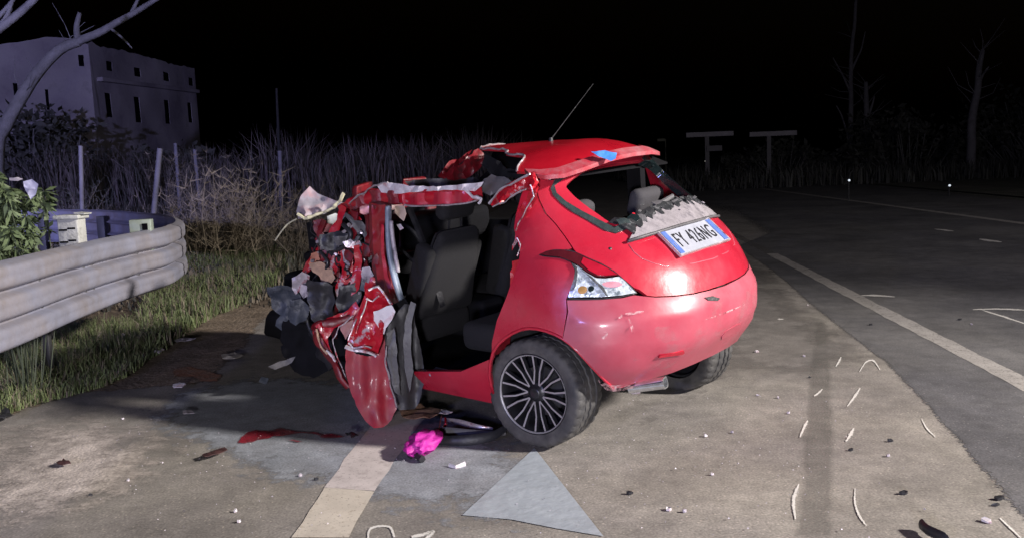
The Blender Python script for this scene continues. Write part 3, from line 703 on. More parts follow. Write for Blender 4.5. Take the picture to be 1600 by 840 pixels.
# left tail lamp: smoked upper blade, red part, clear reflector body
lc = .004
upper = shl((843.5, 397.5), (860, 392), (880, 391), (900, 395.5), (920, 404.5), (940, 413.5), (960, 425.5), (966, 430), (945, 432.5), (932, 432), (916, 424), (905, 415), (893, 408.5), (876, 402), (856, 400.3))
lampo = panel('tail_lamp', shl((893.5, 410), (905, 416.5), (916, 426), (932, 434), (946, 434.5), (967, 431.5), (976, 438), (993.5, 456.5), (970, 461), (940, 463.5), (887.5, 464), (891, 455), (897, 441), (899.5, 424)), Sf(.0), m_chrl, car, step=.02, thick=.03)
panel('lamp_blade', upper, Sf(.006), m_smok, lampo, step=.03, thick=.03)
panel('lens_red', shl((912, 403), (930, 410.5), (948, 419), (964, 429), (947, 431), (934, 430.5), (921, 423), (908, 411)), Sf(.0085), m_rlen, lampo, step=.03, thick=.004)
panel('lens_pink', sm(shl((941, 443), (952, 440), (965, 440), (972, 445), (960, 448.5), (947, 448)), 3), Sf(.006), m_plen, lampo, step=.02, thick=.008)
panel('lamp_border', shl((893.5, 410), (899, 420), (897, 436), (892, 450), (888, 463.5), (893, 463.5), (900, 447), (903, 430), (902, 418)), Sf(.008), m_chr, lampo, step=.03, thick=.01)
panel('lamp_border', shl((905, 419), (917, 430), (940, 452), (946, 462), (950, 461.5), (944, 450), (926, 433), (916, 427)), Sf(.008), m_chr, lampo, step=.03, thick=.01)
panel('bulb_or_reflector', sm(shl((903, 452), (908, 447), (915, 448), (918, 454), (912, 459), (905, 458)), 3), Sf(.006), m_ambr, lampo, step=.02, thick=.012)
panel('bulb_or_reflector', sm(shl((920, 448), (925, 446), (929, 450), (925, 455), (920, 454)), 3), Sf(.005), m_gls, lampo, step=.02, thick=.012)
mb = MB()
fullring = shl((842, 398), (860, 391), (880, 390), (900, 394), (920, 403), (940, 412), (960, 424), (975, 436), (995, 457), (970, 463), (940, 466), (886, 466), (891, 455), (897, 440), (899, 422), (892, 409), (875, 403), (855, 401))
rg = [S(u, z, -.002) for u, z in sm(fullring, 3, (0, 8, 11))]; mb.tube(rg + [rg[0]], .0035, 5, cap=False); mb.build('lamp_seal', m_blk, lampo, True, 180)
# right tail lamp, mirrored
def mir(P): return [(-u, z) for u, z in P]
lampr = panel('tail_lamp', mir(fullring), Sf(.0), m_rlen, car, step=.03, thick=.03)

# roof
def roofz(x, y):
    e = max(0, (.25 - y)) ; f = max(0, y - .9)
    return 1.535 - .10 * (abs(x) / .55) ** 2.3 - (.72 * e ** 2) - .06 * f * f
def Rf(base=0.0):
    def f(x, y, off):
        off -= .05 * max(0, x - .15) + .10 * max(0, x - .1) ** 2 * max(0, min(1, 1 - y))
        d = .008 * noise.noise(Vector((x * 4, y * 4, 3)))
        q = max(0, .45 - y) * max(0, -x - .1) * -.10
        return BODY @ Vector((x, y, roofz(x, y) + d + q + off + base))
    return f
def rp(px, py):                        # a point on the roof skin
    o = BODYI @ EYE; d = BODYI @ (EYE + ray(px, py)) - o; t = 3.0
    lastv = None
    for k in range(600):
        t = 3 + k * .01; p = o + d * (t / d.length * 1.0); v = p.z - roofz(p.x, p.y)
        if lastv is not None and v * lastv <= 0 and abs(p.x) < .75: return (p.x, p.y)
        lastv = v
    raise ValueError('roof miss %s %s' % (px, py))
roof_poly = [(-.555, .02), (-.555, .13), (-.57, .2), (-.50, .24), (-.42, .27), (-.40, .36), (-.37, .45), (-.30, .50), (-.27, .62), (-.22, .78), (-.1, .88), (.1, .95), (.3, 1.02), (.5, 1.1), (.56, 1.0), (.56, .6), (.47, .1), (.41, .0), (.33, -.06), (.2, -.085), (0, -.09), (-.2, -.085), (-.40, -.055), (-.52, -.01)]
roof = panel('roof', [(x, y) for x, y in roof_poly], Rf(), m_redr, car, step=.05, thick=.012)
mb = MB(); tp = [Rf(.002)(x, y, 0) for x, y in [(p[0], p[1]) for p in catmull([(a, b, 0) for a, b in roof_poly[2:14]], False, 4)]]
mb.tube([p + Vector((nz(p, 30, 1), nz(p, 30, 2), nz(p, 30, 3))) * .008 for p in tp], .006, 5); mb.build('torn_edge', m_silv, roof)
def liner(x, y, off): return BODY @ Vector((x, y, roofz(x, y) - .045 + off))
panel('headliner', [(-.52, .03), (-.52, .3), (-.35, .6), (.0, .9), (.5, 1.05), (.52, 0)], liner, m_int, car, step=.12, thick=.01)
# spoiler strip along the rear edge
spl = [(-.585, .10), (-.56, .02), (-.50, -.05), (-.38, -.09), (-.2, -.115), (0, -.12), (.2, -.11), (.26, -.10), (.32, -.08), (.36, -.04), (.375, .03)]
inn = [(x * .96, y + .055) for x, y in spl]
spo = panel('spoiler', spl + inn[::-1], Rf(.016), mat('dusty_pink_paint', (.40, .03, .05), .45, 0, .2, 9, .1, 20, (.36, .16, .18), .36, 7, .15), roof, step=.04, thick=.02)
# antenna
ab = B(-.02, .42, 1.525)
mb = MB(); mb.tube([ab, ab + Vector((.0, 0, .03))], [.016, .010], 10); a1 = D(893, 228, ab.y); a2 = D(927, 131, ab.y + .12)
mb.tube([ab + Vector((0, 0, .02)), a2], [.003, .0014], 6); mb.build('antenna', m_blk, roof)
x0, y0_ = rp(944, 243)
# folded blue cloth stuck at the spoiler
bl_ = [Rf(.055)(x, y, 0) for x, y in ((-.30, -.10), (-.33, -.03), (-.25, .0), (-.12, -.02), (-.09, -.09), (-.15, -.13))]
mp = sum(bl_, Vector()) / 6
shb = sheet('blue_pad', [(923, 237, mp.y - .08), (945, 235, mp.y - .08), (964, 239, mp.y - .08), (962, 248, mp.y - .10), (955, 252, mp.y - .10), (936, 245, mp.y - .10)], m_blue, roof, .006, 14, .02, 9, 2, .6, smooth=True)

def at(x, *pts): return [(px, py, Bp(px, py, 0, x).y) for px, py in pts]       # on the body plane x
def aty(y, *pts): return [(px, py, Bp(px, py, 1, y).y) for px, py in pts]      # on the body plane y
def Dz(p): return D(*p)

# door shut face: the dark inner flange of the quarter
eu = sm(edge, 3, closed=False)
vs = []; fs = []
for i, (u, z) in enumerate(eu):
    p = Sb(u, z); vs += [S(u, z, -.012), BODY @ (p + Vector((.07, .035, 0))), BODY @ (p + Vector((.16, .02, 0)))]
for i in range(len(eu) - 1):
    for j in (0, 1): fs.append((3 * i + j, 3 * i + 3 + j, 3 * i + 4 + j, 3 * i + 1 + j))
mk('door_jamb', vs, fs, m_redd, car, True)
sheet('jamb_lining', at(-.74, (800, 408), (812, 405), (818, 425), (814, 448), (804, 458), (797, 445), (797, 425)), m_rtorn, car, .01, 12, .01, 8, 4)
# crumpled top of the rear pillar
sheet('pillar_fold', at(-.64, (800, 392), (806, 360), (808, 330), (822, 312), (836, 282), (842, 292), (838, 312), (826, 330), (818, 355), (810, 376)), m_rtorn, quarter, .03, 16, .006, 6, 2, 1.5, .006)
sheet('pillar_fold', at(-.67, (764, 316), (778, 300), (800, 284), (818, 275), (834, 268), (842, 285), (830, 300), (812, 298), (798, 306), (782, 320), (768, 322)), m_rtorn, quarter, .05, 18, .006, 5, 8, 2, .012)
edge_wire('torn_edge', at(-.70, (764, 318), (776, 304), (792, 290), (812, 280), (828, 272)), m_silv, quarter, .006, 3)
edge_wire('torn_edge', at(-.71, (770, 323), (790, 314), (806, 302), (822, 296)), m_silv, quarter, .004, 5)
edge_wire('torn_edge', at(-.705, (829, 290), (835, 306), (822, 326), (812, 345), (806, 360)), m_silv, quarter, .0035, 7)
edge_wire('torn_edge', at(-.74, (807, 372), (812, 384), (808, 400)), m_silv, quarter, .003, 9)
sheet('lining_scrap', at(-.55, (752, 286), (768, 272), (788, 276), (800, 284), (786, 298), (766, 306), (750, 298)), m_gry, car, .02, 12, .006, 8, 5)
sheet('lining_scrap', at(-.5, (758, 240), (776, 250), (792, 264), (822, 268), (815, 278), (790, 278), (765, 272), (752, 258)), m_int, car, .02, 12, .006, 8, 5)
# peeled back right hand part of the roof
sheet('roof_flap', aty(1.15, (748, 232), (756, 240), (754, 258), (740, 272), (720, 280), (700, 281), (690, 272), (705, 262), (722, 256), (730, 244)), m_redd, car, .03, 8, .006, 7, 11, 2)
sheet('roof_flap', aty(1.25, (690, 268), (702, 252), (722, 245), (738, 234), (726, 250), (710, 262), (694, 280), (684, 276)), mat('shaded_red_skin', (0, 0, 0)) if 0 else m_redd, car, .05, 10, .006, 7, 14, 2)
sheet('roof_flap', aty(1.3, (632, 283), (680, 279), (740, 277), (752, 283), (735, 292), (680, 294), (640, 292)), m_gry, car, .02, 8, .006, 9, 15, 1)

# roof rail bent forward with its bright red side and pale torn top
def crush_beam(name, pts, wd, ht, m_, parent, seed=0, amp=.012, n=6):
    """box section rail along world points, with a crumpled skin"""
    P = catmull([tuple(p) for p in pts], False, n); vs = []; fs = []; K = 10
    for i, p in enumerate(P):
        t = (P[min(i + 1, len(P) - 1)] - P[max(i - 1, 0)]).normalized(); up = Vector((0, 0, 1)); up = (up - t * up.dot(t)).normalized(); sd = t.cross(up)
        w_ = wd[min(len(wd) - 1, int(i / len(P) * len(wd)))] if isinstance(wd, list) else wd; h_ = ht[min(len(ht) - 1, int(i / len(P) * len(ht)))] if isinstance(ht, list) else ht
        for k_ in range(K):
            a = 2 * pi * k_ / K; c_, s_ = cos(a), sin(a); c_ = math.copysign(abs(c_) ** .5, c_); s_ = math.copysign(abs(s_) ** .5, s_)
            q = p + sd * c_ * w_ / 2 + up * s_ * h_ / 2
            q += Vector((nz(q, 14, seed), nz(q, 14, seed + 4), nz(q, 14, seed + 8))) * amp
            vs.append(q)
    for i in range(len(P) - 1):
        for k_ in range(K): fs.append((i * K + k_, i * K + (k_ + 1) % K, (i + 1) * K + (k_ + 1) % K, (i + 1) * K + k_))
    fs.append(tuple(range(K))[::-1]); fs.append(tuple((len(P) - 1) * K + k_ for k_ in range(K)))
    return mk(name, vs, fs, m_, parent, True, None, 50)
rail_pts = [Dz(p) for p in at(-.60, (746, 300), (715, 303), (680, 305), (640, 307), (610, 306), (580, 308), (555, 316), (536, 326))]
rail = crush_beam('roof_rail', rail_pts, .07, [.082, .085, .085, .09, .10, .09, .07, .05], m_rtorn, car, 3, .010)
sheet('rail_skin', at(-.645, (628, 303), (660, 302), (700, 300), (728, 299), (742, 306), (736, 316), (700, 319), (660, 320), (630, 320)), m_red, rail, .008, 6, .006, 8, 3, .8)
sheet('rail_top_skin', at(-.65, (588, 289), (606, 285), (640, 291), (690, 291), (730, 287), (756, 284), (752, 291), (742, 299), (700, 297), (655, 300), (625, 303), (596, 301)), m_white, rail, .008, 8, .006, 7, 5, 1.2)
sheet('rail_skin', at(-.64, (546, 316), (566, 302), (590, 296), (620, 300), (624, 318), (596, 318), (570, 320), (548, 330)), mat('dull_red_paint', (.22, .02, .03), .5, 0, .3, 12, .2, 20, (.30, .22, .24), .3, 10, .08), rail, .02, 10, .006, 7, 6, 1.5)
edge_wire('torn_edge', at(-.66, (632, 321), (660, 322), (700, 321), (738, 316), (751, 309)), m_silv, rail, .005, 2)
edge_wire('torn_edge', at(-.66, (728, 298), (738, 308), (752, 310), (748, 318)), m_white, rail, .008, 3)
edge_wire('torn_edge', at(-.66, (545, 318), (560, 306), (572, 300), (584, 290), (606, 285)), m_silv, rail, .005, 4)
# centre pillar with the grey seal on its edge
pil = [Dz(p) for p in at(-.72, (592, 318), (591, 350), (593, 390), (600, 430), (612, 470))]
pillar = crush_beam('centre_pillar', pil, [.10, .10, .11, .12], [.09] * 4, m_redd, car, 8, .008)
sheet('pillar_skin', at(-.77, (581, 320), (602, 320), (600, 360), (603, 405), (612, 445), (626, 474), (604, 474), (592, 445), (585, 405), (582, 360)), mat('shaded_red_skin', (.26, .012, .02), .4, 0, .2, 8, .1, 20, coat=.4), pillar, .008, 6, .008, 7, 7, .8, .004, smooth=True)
sheet('pillar_highlight', at(-.785, (596, 350), (600, 352), (600, 392), (606, 430), (618, 466), (612, 466), (600, 432), (595, 392)), m_red, pillar, .002, 6, .008, 7, 7, .3, smooth=True)  # brighter red strip paints the highlight on the pillar
sl1 = [Dz(p) for p in at(-.745, (607, 322), (607, 350), (609, 390), (616, 430), (628, 470), (642, 500))]
mb = MB(); mb.tube(catmull([tuple(p) for p in sl1], False, 4), .036, 8, flat=.5); mb.build('door_seal', m_gryb, pillar, True, 180)
mb = MB(); mb.tube(catmull([tuple(Dz(p)) for p in at(-.79, (611, 345), (614, 375), (619, 405), (622, 425))], False, 4), .012, 8); mb.build('seal_highlight_strip', m_prim, pillar, True, 180)
sheet('torn_pad', at(-.66, (617, 322), (632, 322), (635, 334), (631, 346), (624, 340), (617, 333)), mat('cream_plastic', (.55, .42, .34), .6, 0, .2, 12, .2, 20), car, .02, 14, .008, 6, 4, 1.5)
sheet('torn_pad', at(-.66, (619, 351), (626, 350), (631, 357), (625, 360)), m_white, car, .01, 14, .006, 6, 5, 1)

# ---- cabin: floor, far doors, bulkhead, seats
def bodybox(mb, c, size, k=0, rotx=0, bev=0, taper=1):
    R_ = (BODY.to_3x3() @ Matrix.Rotation(rotx, 3, 'X')); mb.box(B(*c), size, R_, k, taper, bev)
mb = MB(); bodybox(mb, (0, 1.32, .25), (1.5, 1.66, .06)); bodybox(mb, (0, .05, .36), (1.0, .5, .05)); mb.build('floor_pan', m_int, car)
sill_o = panel('sill', [(-1.735, .235), (-1.735, .33), (-1.98, .335), (-1.98, .235)], Sf(), m_red, car, step=.1, thick=.05)
mb = MB()
bodybox(mb, (.70, 1.2, .62), (.06, 1.7, .72), bev=.02); bodybox(mb, (.62, 1.15, .62), (.06, .9, .10), bev=.02); bodybox(mb, (.61, 1.2, .78), (.06, .25, .04), bev=.01)
mb.build('door_card', m_int, car)
mb = MB(); bodybox(mb, (.66, .95, 1.15), (.05, .09, .55)); bodybox(mb, (.60, .28, 1.22), (.05, .10, .40)); mb.tube([B(.44, .1, 1.36), B(.48, .6, 1.42), B(.52, 1.3, 1.40), B(.62, 1.9, 1.10)], .03, 6); mb.build('right_pillars', m_int, car)
mb = MB(); bodybox(mb, (.05, 1.98, .70), (1.35, .10, .85)); bodybox(mb, (.05, 1.80, .98), (1.30, .34, .22), bev=.05); bodybox(mb, (.0, 1.4, .45), (.22, .8, .25), bev=.04); mb.build('dashboard', m_int, car)
mb = MB()
sc_ = B(-.30, 1.50, .92); ax = (BODY.to_3x3() @ Vector((0, -.9, .35))).normalized(); a_ = ax.cross(Vector((1, 0, 0))).normalized(); b_ = ax.cross(a_)
ring = [sc_ + (a_ * cos(t) + b_ * sin(t)) * .18 for t in np.linspace(0, 2 * pi, 25)]; mb.tube(ring, .014, 6, cap=False)
for t in (0, 2.1, 4.2): mb.tube([sc_, sc_ + (a_ * cos(t) + b_ * sin(t)) * .18], .014, 5)
mb.build('steering_wheel', m_blk, car, True)
def seat(x, y, m_, lean=.28, wd=.48):
    s_ = MB()
    bm = [];
    bodybox(s_, (x, y + .22, .50), (wd, .52, .17), bev=.05, rotx=.10); so = s_.build('seat', m_, car, True, 180)
    b2 = MB(); R_ = BODY.to_3x3() @ Matrix.Rotation(lean, 3, 'X')
    b2.box(B(x, y - .12, .82), (wd, .13, .56), R_, bev=.05, taper=.70); b2.box(B(x - wd * .38, y - .06, .78), (.09, .14, .48), R_, bev=.035); b2.box(B(x + wd * .38, y - .06, .78), (.09, .14, .48), R_, bev=.035)
    b2.build('backrest', m_, so, True, 180)
    h = MB(); h.box(B(x, y - .235, 1.215), (.27, .10, .17), R_, bev=.045); h.tube([B(x - .05, y - .2, 1.05), B(x - .05, y - .23, 1.18)], .007, 6); h.tube([B(x + .05, y - .2, 1.05), B(x + .05, y - .23, 1.18)], .007, 6)
    h.build('headrest', m_, so, True, 180)
seat(-.36, 1.12, m_fabl, .42); seat(.36, 1.15, m_fabl)
bb = MB(); bodybox(bb, (0, .42, .52), (1.28, .48, .16), bev=.05); rb_ = bb.build('rear_bench', m_fab, car, True, 180)
for x in (-.33, .33):
    b2 = MB(); b2.box(B(x, .14, .80), (.62, .13, .58), BODY.to_3x3() @ Matrix.Rotation(.35, 3, 'X'), bev=.04); b2.build('backrest', m_fab, rb_, True, 180)
    b2 = MB(); b2.box(B(x - .03, .02, 1.15), (.27, .09, .17), BODY.to_3x3() @ Matrix.Rotation(.3, 3, 'X'), bev=.04); b2.build('headrest', m_hdr, rb_, True, 180)
bb = MB(); bodybox(bb, (0, -.10, 1.02), (1.05, .44, .025), bev=.01); bb.build('parcel_shelf', m_blk, car)
bb = MB(); bodybox(bb, (-.12, -.22, 1.06), (.34, .2, .05), rotx=.2, bev=.02); bodybox(bb, (.10, -.12, 1.06), (.26, .16, .05), rotx=-.15, bev=.02); bb.build('shelf_clutter', m_gry, car)
mb = MB(); mb.tube(catmull([tuple(B(-.60, 1.02, 1.22)), tuple(B(-.52, 1.0, .95)), tuple(B(-.45, .98, .62))], False, 5), .022, 4, flat=.15); mb.build('seat_belt', m_blk, car)
mb = MB(); rot = BODY.to_3x3() @ Matrix.Rotation(.5, 3, 'Z') @ Matrix.Rotation(.2, 3, 'X')
mb.box(B(-.76, .72, .335), (.115, .085, .02), rot, 0, bev=.006); mb.box(B(-.76, .72, .346), (.045, .06, .006), rot, 1); mb.build('wrapper', [mat('grey_pack', (.22, .24, .30), .4, 0, .2, 20), mat('pack_print', (.03, .04, .09), .4)], None)
tag(bpy.data.objects['wrapper'], 'small grey blue packet lying on the door sill of the red wreck', 'packet')

# ---- wheels
def wheel(side, yaw, x, y, z, nm='wheel'):
    Mx = CARM @ Matrix.Translation((x, y, z)) @ Matrix.Rotation(yaw, 4, 'Z') @ (Matrix.Identity(4) if side > 0 else Matrix.Rotation(pi, 4, 'Z'))
    # local +x looks out of the car
    R0 = .277; prof = [(.196, -.095), (.205, -.098), (.232, -.106), (.254, -.104), (.269, -.096), (.275, -.084), (R0, -.062), (R0, -.048), (R0 - .009, -.046), (R0 - .009, -.040), (R0, -.038), (R0 + .001, -.008), (R0 - .009, -.006), (R0 - .009, .006), (R0 + .001, .008), (R0, .038), (R0 - .009, .040), (R0 - .009, .046), (R0, .048), (R0, .062), (.275, .084), (.269, .096), (.254, .104), (.232, .106), (.205, .098), (.196, .095)]
    prof = [(r_, x_ * 1.32 if x_ < 0 else x_) for r_, x_ in prof]
    def md(i, j):
        return -.007 if (i in (5, 6, 19, 20, 4, 21) and j % 3 == 0) else (-.005 if i in (10, 11, 14, 15) and j % 3 == 1 else 0)
    t = MB(); t.lathe(prof, Mx, 108, mod=md); o = t.build(nm, m_rub, car, True, 35)
    r = MB(); r.lathe([(.196, .096), (.203, .101), (.206, .098), (.203, .092), (.190, .080), (.186, .03), (.182, -.09), (.196, -.095)], Mx, 64); r.build('rim', m_rim, o, True, 50)
    l = MB(); l.lathe([(.1925, .0925), (.1960, .0985), (.1990, .0995), (.2005, .0965)], Mx, 72); l.build('rim_lip', m_lip, o, True, 60)
    dsc = MB(); dsc.lathe([(.0, .012), (.125, .012), (.130, .0), (.125, -.01), (0, -.01)], Mx, 40); dsc.build('brake_disc', mat('brake_steel', (.06, .06, .065), .5, .6), o, True, 30)
    bk = MB(); bk.lathe([(0, -.03), (.186, -.03)], Mx, 32); bk.build('rim_shade', m_int, o)
    h = MB(); h.lathe([(0, .082), (.022, .082), (.030, .078), (.034, .070), (.05, .062), (.055, .04), (.05, .02), (0, .02)], Mx, 32); h.build('hub_cap', m_rim, o, True, 40)
    n = 9
    sp_ = None
    for i in range(n):
        for s in (-1, 1):
            a0 = 2 * pi * i / n + s * .085; a1 = 2 * pi * i / n + s * .115
            a1 += .0; v = []
            for (rr, aa, xx, hw_) in ((.045, a0 + s * .25, .070, .0075), (.12, (a0 + a1) / 2 + s * .03, .078, .0075), (.192, a1 + s * .045, .088, .009)):
                c_ = Vector((0, rr * cos(aa), rr * sin(aa))); tn = Vector((0, -sin(aa), cos(aa)))
                v += [Mx @ (c_ + tn * hw_ * .55 + Vector((xx, 0, 0))), Mx @ (c_ - tn * hw_ * .55 + Vector((xx, 0, 0))), Mx @ (c_ - tn * hw_ + Vector((xx - .022, 0, 0))), Mx @ (c_ + tn * hw_ + Vector((xx - .022, 0, 0)))]
            f = []
            mi = []
            for q in (0, 4):
                for e in range(4): f.append((q + e, q + (e + 1) % 4, q + 4 + (e + 1) % 4, q + 4 + e)); mi.append(1 if e == 0 else 0)
            f += [(0, 1, 2, 3), (8, 9, 10, 11)]; mi += [0, 0]
            mk('spoke', v, f, [m_rim, m_lip], o, False, mi)
    return o
wheel(-1, .12, -.672, .045, .276)
wheel(1, -.06, .66, .02, .276)
# rear axle, exhaust and tail pipe
mb = MB(); mb.tube([CARM @ Vector((-.66, .05, .28)), CARM @ Vector((.62, .05, .28))], .035, 8); mb.build('rear_axle', m_int, car)
mb = MB(); bodybox(mb, (0, .05, .40), (1.0, .5, .10), bev=.03); mb.build('spare_well', m_int, car)
e0, e1 = D(990, 604, 4.10), D(1040, 597, 4.03)
ed = (e1 - e0).normalized(); el = (e1 - e0).length
zz = Vector((0, 0, 1)); sd = ed.cross(zz).normalized(); up = sd.cross(ed)
def rrect(c, w_, h_, r, n=3):
    out = []
    for (sx_, sy__, a0) in ((1, 1, 0), (-1, 1, pi / 2), (-1, -1, pi), (1, -1, 1.5 * pi)):
        for k_ in range(n + 1): a = a0 + pi / 2 * k_ / n; out.append(c + sd * (sx_ * (w_ / 2 - r) + r * cos(a)) + up * (sy__ * (h_ / 2 - r) + r * sin(a)))
    return out
rings = [rrect(e0 - ed * .02, .07, .05, .02), rrect(e0 + ed * el * .85, .074, .052, .02), rrect(e1, .076, .054, .018), rrect(e1, .060, .040, .013), rrect(e0 + ed * el * .4, .058, .038, .013)]
vs = [p for r in rings for p in r]; n_ = len(rings[0]); fs = []
for i in range(len(rings) - 1):
    for j in range(n_): fs.append((i * n_ + j, i * n_ + (j + 1) % n_, (i + 1) * n_ + (j + 1) % n_, (i + 1) * n_ + j))
fs.append(tuple(range(n_)))
fs.append(tuple(4 * n_ + j for j in range(n_)))
mk('tail_pipe', vs, fs, [m_chr], car, True, None, 40)
mb = MB(); mb.tube([e0 + ed * .02, e0 - ed * .10 + Vector((.02, .25, .0))], .026, 10); mb.box(e0 + Vector((.01, .02, .0)), (.05, .05, .075), bev=.01); mb.build('exhaust_pipe', m_silv, car, True)

# ---- the torn door that hangs from the centre pillar
dY = 4.62
door = sheet('torn_door', [(572, 452, dY), (566, 470, dY - .02), (556, 492, dY - .03), (546, 520, dY - .05), (540, 548, dY - .06), (540, 580, dY - .06), (546, 605, dY - .07), (556, 632, dY - .08), (570, 656, dY - .09), (584, 668, dY - .1), (598, 667, dY - .1), (612, 655, dY - .08), (620, 638, dY - .06), (612, 612, dY - .04), (606, 585, dY - .03), (603, 560, dY - .03), (602, 535, dY - .02), (600, 512, dY), (606, 490, dY), (612, 474, dY), (604, 460, dY), (592, 448, dY)], mat('door_red', (.36, .006, .018), .55, 0, .15, 4, .05, 8, (.20, .012, .03), .45, 5, .2, coat=.08), car, .014, 6, .05, 9, 5, 1.0, .005, smooth=True)
sheet('door_fold', [(572, 450, 4.56), (590, 447, 4.57), (604, 458, 4.56), (614, 474, 4.55), (604, 486, 4.54), (600, 505, 4.52), (598, 528, 4.5), (590, 552, 4.48), (570, 549, 4.47), (548, 544, 4.48), (545, 530, 4.5), (556, 500, 4.52), (566, 470, 4.54)], m_rtorn, door, .035, 9, .006, 7, 22, 1.0, .012)
for pts, r_, sd_ in [([(540, 542, 4.44), (556, 547, 4.43), (572, 548, 4.43), (588, 556, 4.44)], .009, 1), ([(543, 536, 4.44), (552, 542, 4.44), (568, 541, 4.43), (580, 543, 4.44)], .006, 2),
                     ([(574, 452, 4.5), (590, 448, 4.5), (604, 462, 4.5), (611, 474, 4.5)], .006, 3), ([(572, 465, 4.5), (582, 470, 4.5), (592, 462, 4.49)], .005, 4), ([(574, 466, 4.5), (570, 482, 4.5), (563, 500, 4.48), (556, 520, 4.46)], .004, 5), ([(557, 497, 4.5), (549, 515, 4.47), (544, 532, 4.46)], .004, 15)]:
    edge_wire('torn_edge', pts, m_silv, door, r_, sd_)
sheet('inner_gap', [(548, 545, 4.45), (560, 548, 4.45), (576, 550, 4.45), (586, 555, 4.45), (574, 556, 4.45), (556, 552, 4.45)], m_int, door, .0, 9, .006, 7, 2, .5)
sheet('primer_patch', [(583, 486, 4.49), (598, 481, 4.49), (612, 476, 4.49), (618, 486, 4.49), (612, 500, 4.49), (603, 512, 4.49), (600, 522, 4.49), (592, 512, 4.49), (584, 500, 4.49)], m_white, door, .008, 8, .006, 7, 3, 1.2)
sheet('door_trim', [(600, 520, 4.60), (612, 502, 4.62), (622, 486, 4.64), (632, 474, 4.66), (650, 478, 4.70), (648, 500, 4.70), (655, 530, 4.70), (661, 565, 4.70), (662, 600, 4.68), (655, 628, 4.66), (648, 638, 4.64), (624, 640, 4.60), (614, 615, 4.58), (606, 580, 4.58), (602, 550, 4.59)], mat('dark_trim', (.045, .044, .048), .5, 0, .2, 10, .2, 50), door, .012, 5, .05, 8, 6, 1.0, .012, smooth=True)
sheet('door_trim_fold', [(642, 470, 4.62), (650, 474, 4.62), (644, 500, 4.61), (642, 540, 4.6), (646, 580, 4.6), (640, 612, 4.6), (633, 580, 4.6), (630, 540, 4.6), (633, 500, 4.61)], mat('pale_trim', (.075, .073, .078), .5, 0, .2, 10, .2, 40), door, .006, 6, .02, 8, 7, .6, smooth=True)
sheet('door_trim_fold', [(604, 520, 4.56), (616, 512, 4.56), (620, 540, 4.55), (622, 580, 4.55), (626, 618, 4.56), (616, 612, 4.55), (610, 585, 4.55), (604, 556, 4.55)], mat('pale_trim', (0, 0, 0)), door, .01, 7, .02, 8, 9, 1.0, smooth=True)
sheet('dark_gap', [(616, 474, 4.66), (634, 466, 4.68), (640, 480, 4.68), (632, 498, 4.66), (626, 512, 4.66), (618, 496, 4.66)], m_int, door, .004, 8, .02, 8, 9, 1)
edge_wire('torn_edge', [(604, 540, 4.5), (602, 560, 4.5), (607, 590, 4.5), (615, 616, 4.49), (620, 636, 4.5)], m_silv, door, .004, 8)
# red brace that runs from the door to the front
br = [(556, 488), (536, 500), (510, 506), (496, 512), (496, 526), (508, 545), (522, 566), (534, 590), (545, 606)]
mb = MB(); crush = crush_beam('door_brace', [D(x, y, 4.70 - .012 * i) for i, (x, y) in enumerate(br)], .025, [.04, .05, .06, .06, .05, .04, .03], m_redd, door, 5, .01)
sheet('brace_skin', [(556, 470, 4.72), (562, 482, 4.70), (545, 500, 4.68), (522, 512, 4.66), (512, 528, 4.65), (516, 545, 4.64), (528, 566, 4.62), (540, 596, 4.60), (530, 588, 4.62), (514, 562, 4.64), (500, 545, 4.66), (490, 526, 4.66), (490, 510, 4.66), (512, 496, 4.68), (536, 488, 4.70)], m_rtorn, door, .03, 12, .006, 7, 31, 1.5)
sheet('brace_skin', [(528, 498, 4.70), (545, 486, 4.70), (552, 500, 4.7), (546, 520, 4.68), (540, 530, 4.68), (532, 515, 4.69)], mat('faded_pink', (.32, .14, .13), .5, 0, .3, 14, .2, 30), door, .015, 10, .006, 7, 33, 1.5)
edge_wire('torn_edge', [(552, 492, 4.64), (530, 510, 4.62), (520, 530, 4.6), (528, 560, 4.58), (540, 588, 4.56)], m_silv, door, .0035, 11)
edge_wire('torn_edge', [(494, 512, 4.6), (500, 540, 4.6), (512, 552, 4.6)], m_tan, door, .007, 12)
edge_wire('torn_edge', [(510, 548, 4.6), (520, 556, 4.6), (524, 564, 4.59)], m_white, door, .008, 13)

# ---- the crushed front
fy = lambda *p: [(x, y, d) for x, y, d in p]
front = empty('x', CARM @ Vector((0, 2.2, 0)), '', '', rotz=YAW); bpy.data.objects.remove(front)
mbk = MB()
rnd = random.Random(12)
for c, s in [((-.15, 2.25, .55), (.9, .45, .45)), ((.15, 2.6, .50), (.7, .45, .40)), ((-.35, 2.05, .72), (.5, .3, .45)), ((.25, 2.2, .80), (.6, .4, .25)), ((-.62, 1.95, .42), (.20, .5, .30)), ((-.35, 2.6, .36), (.5, .4, .22))]:
    R_ = BODY.to_3x3() @ Matrix.Rotation(rnd.uniform(-.3, .3), 3, 'Z') @ Matrix.Rotation(rnd.uniform(-.2, .2), 3, 'X')
    mbk.box(B(*c), s, R_, bev=.05)
mbk.v = [v + Vector((nz(v, 5, 1), nz(v, 5, 5), nz(v, 5, 9))) * .06 for v in mbk.v]
mbk.build('engine_block', m_int, car, True, 40)
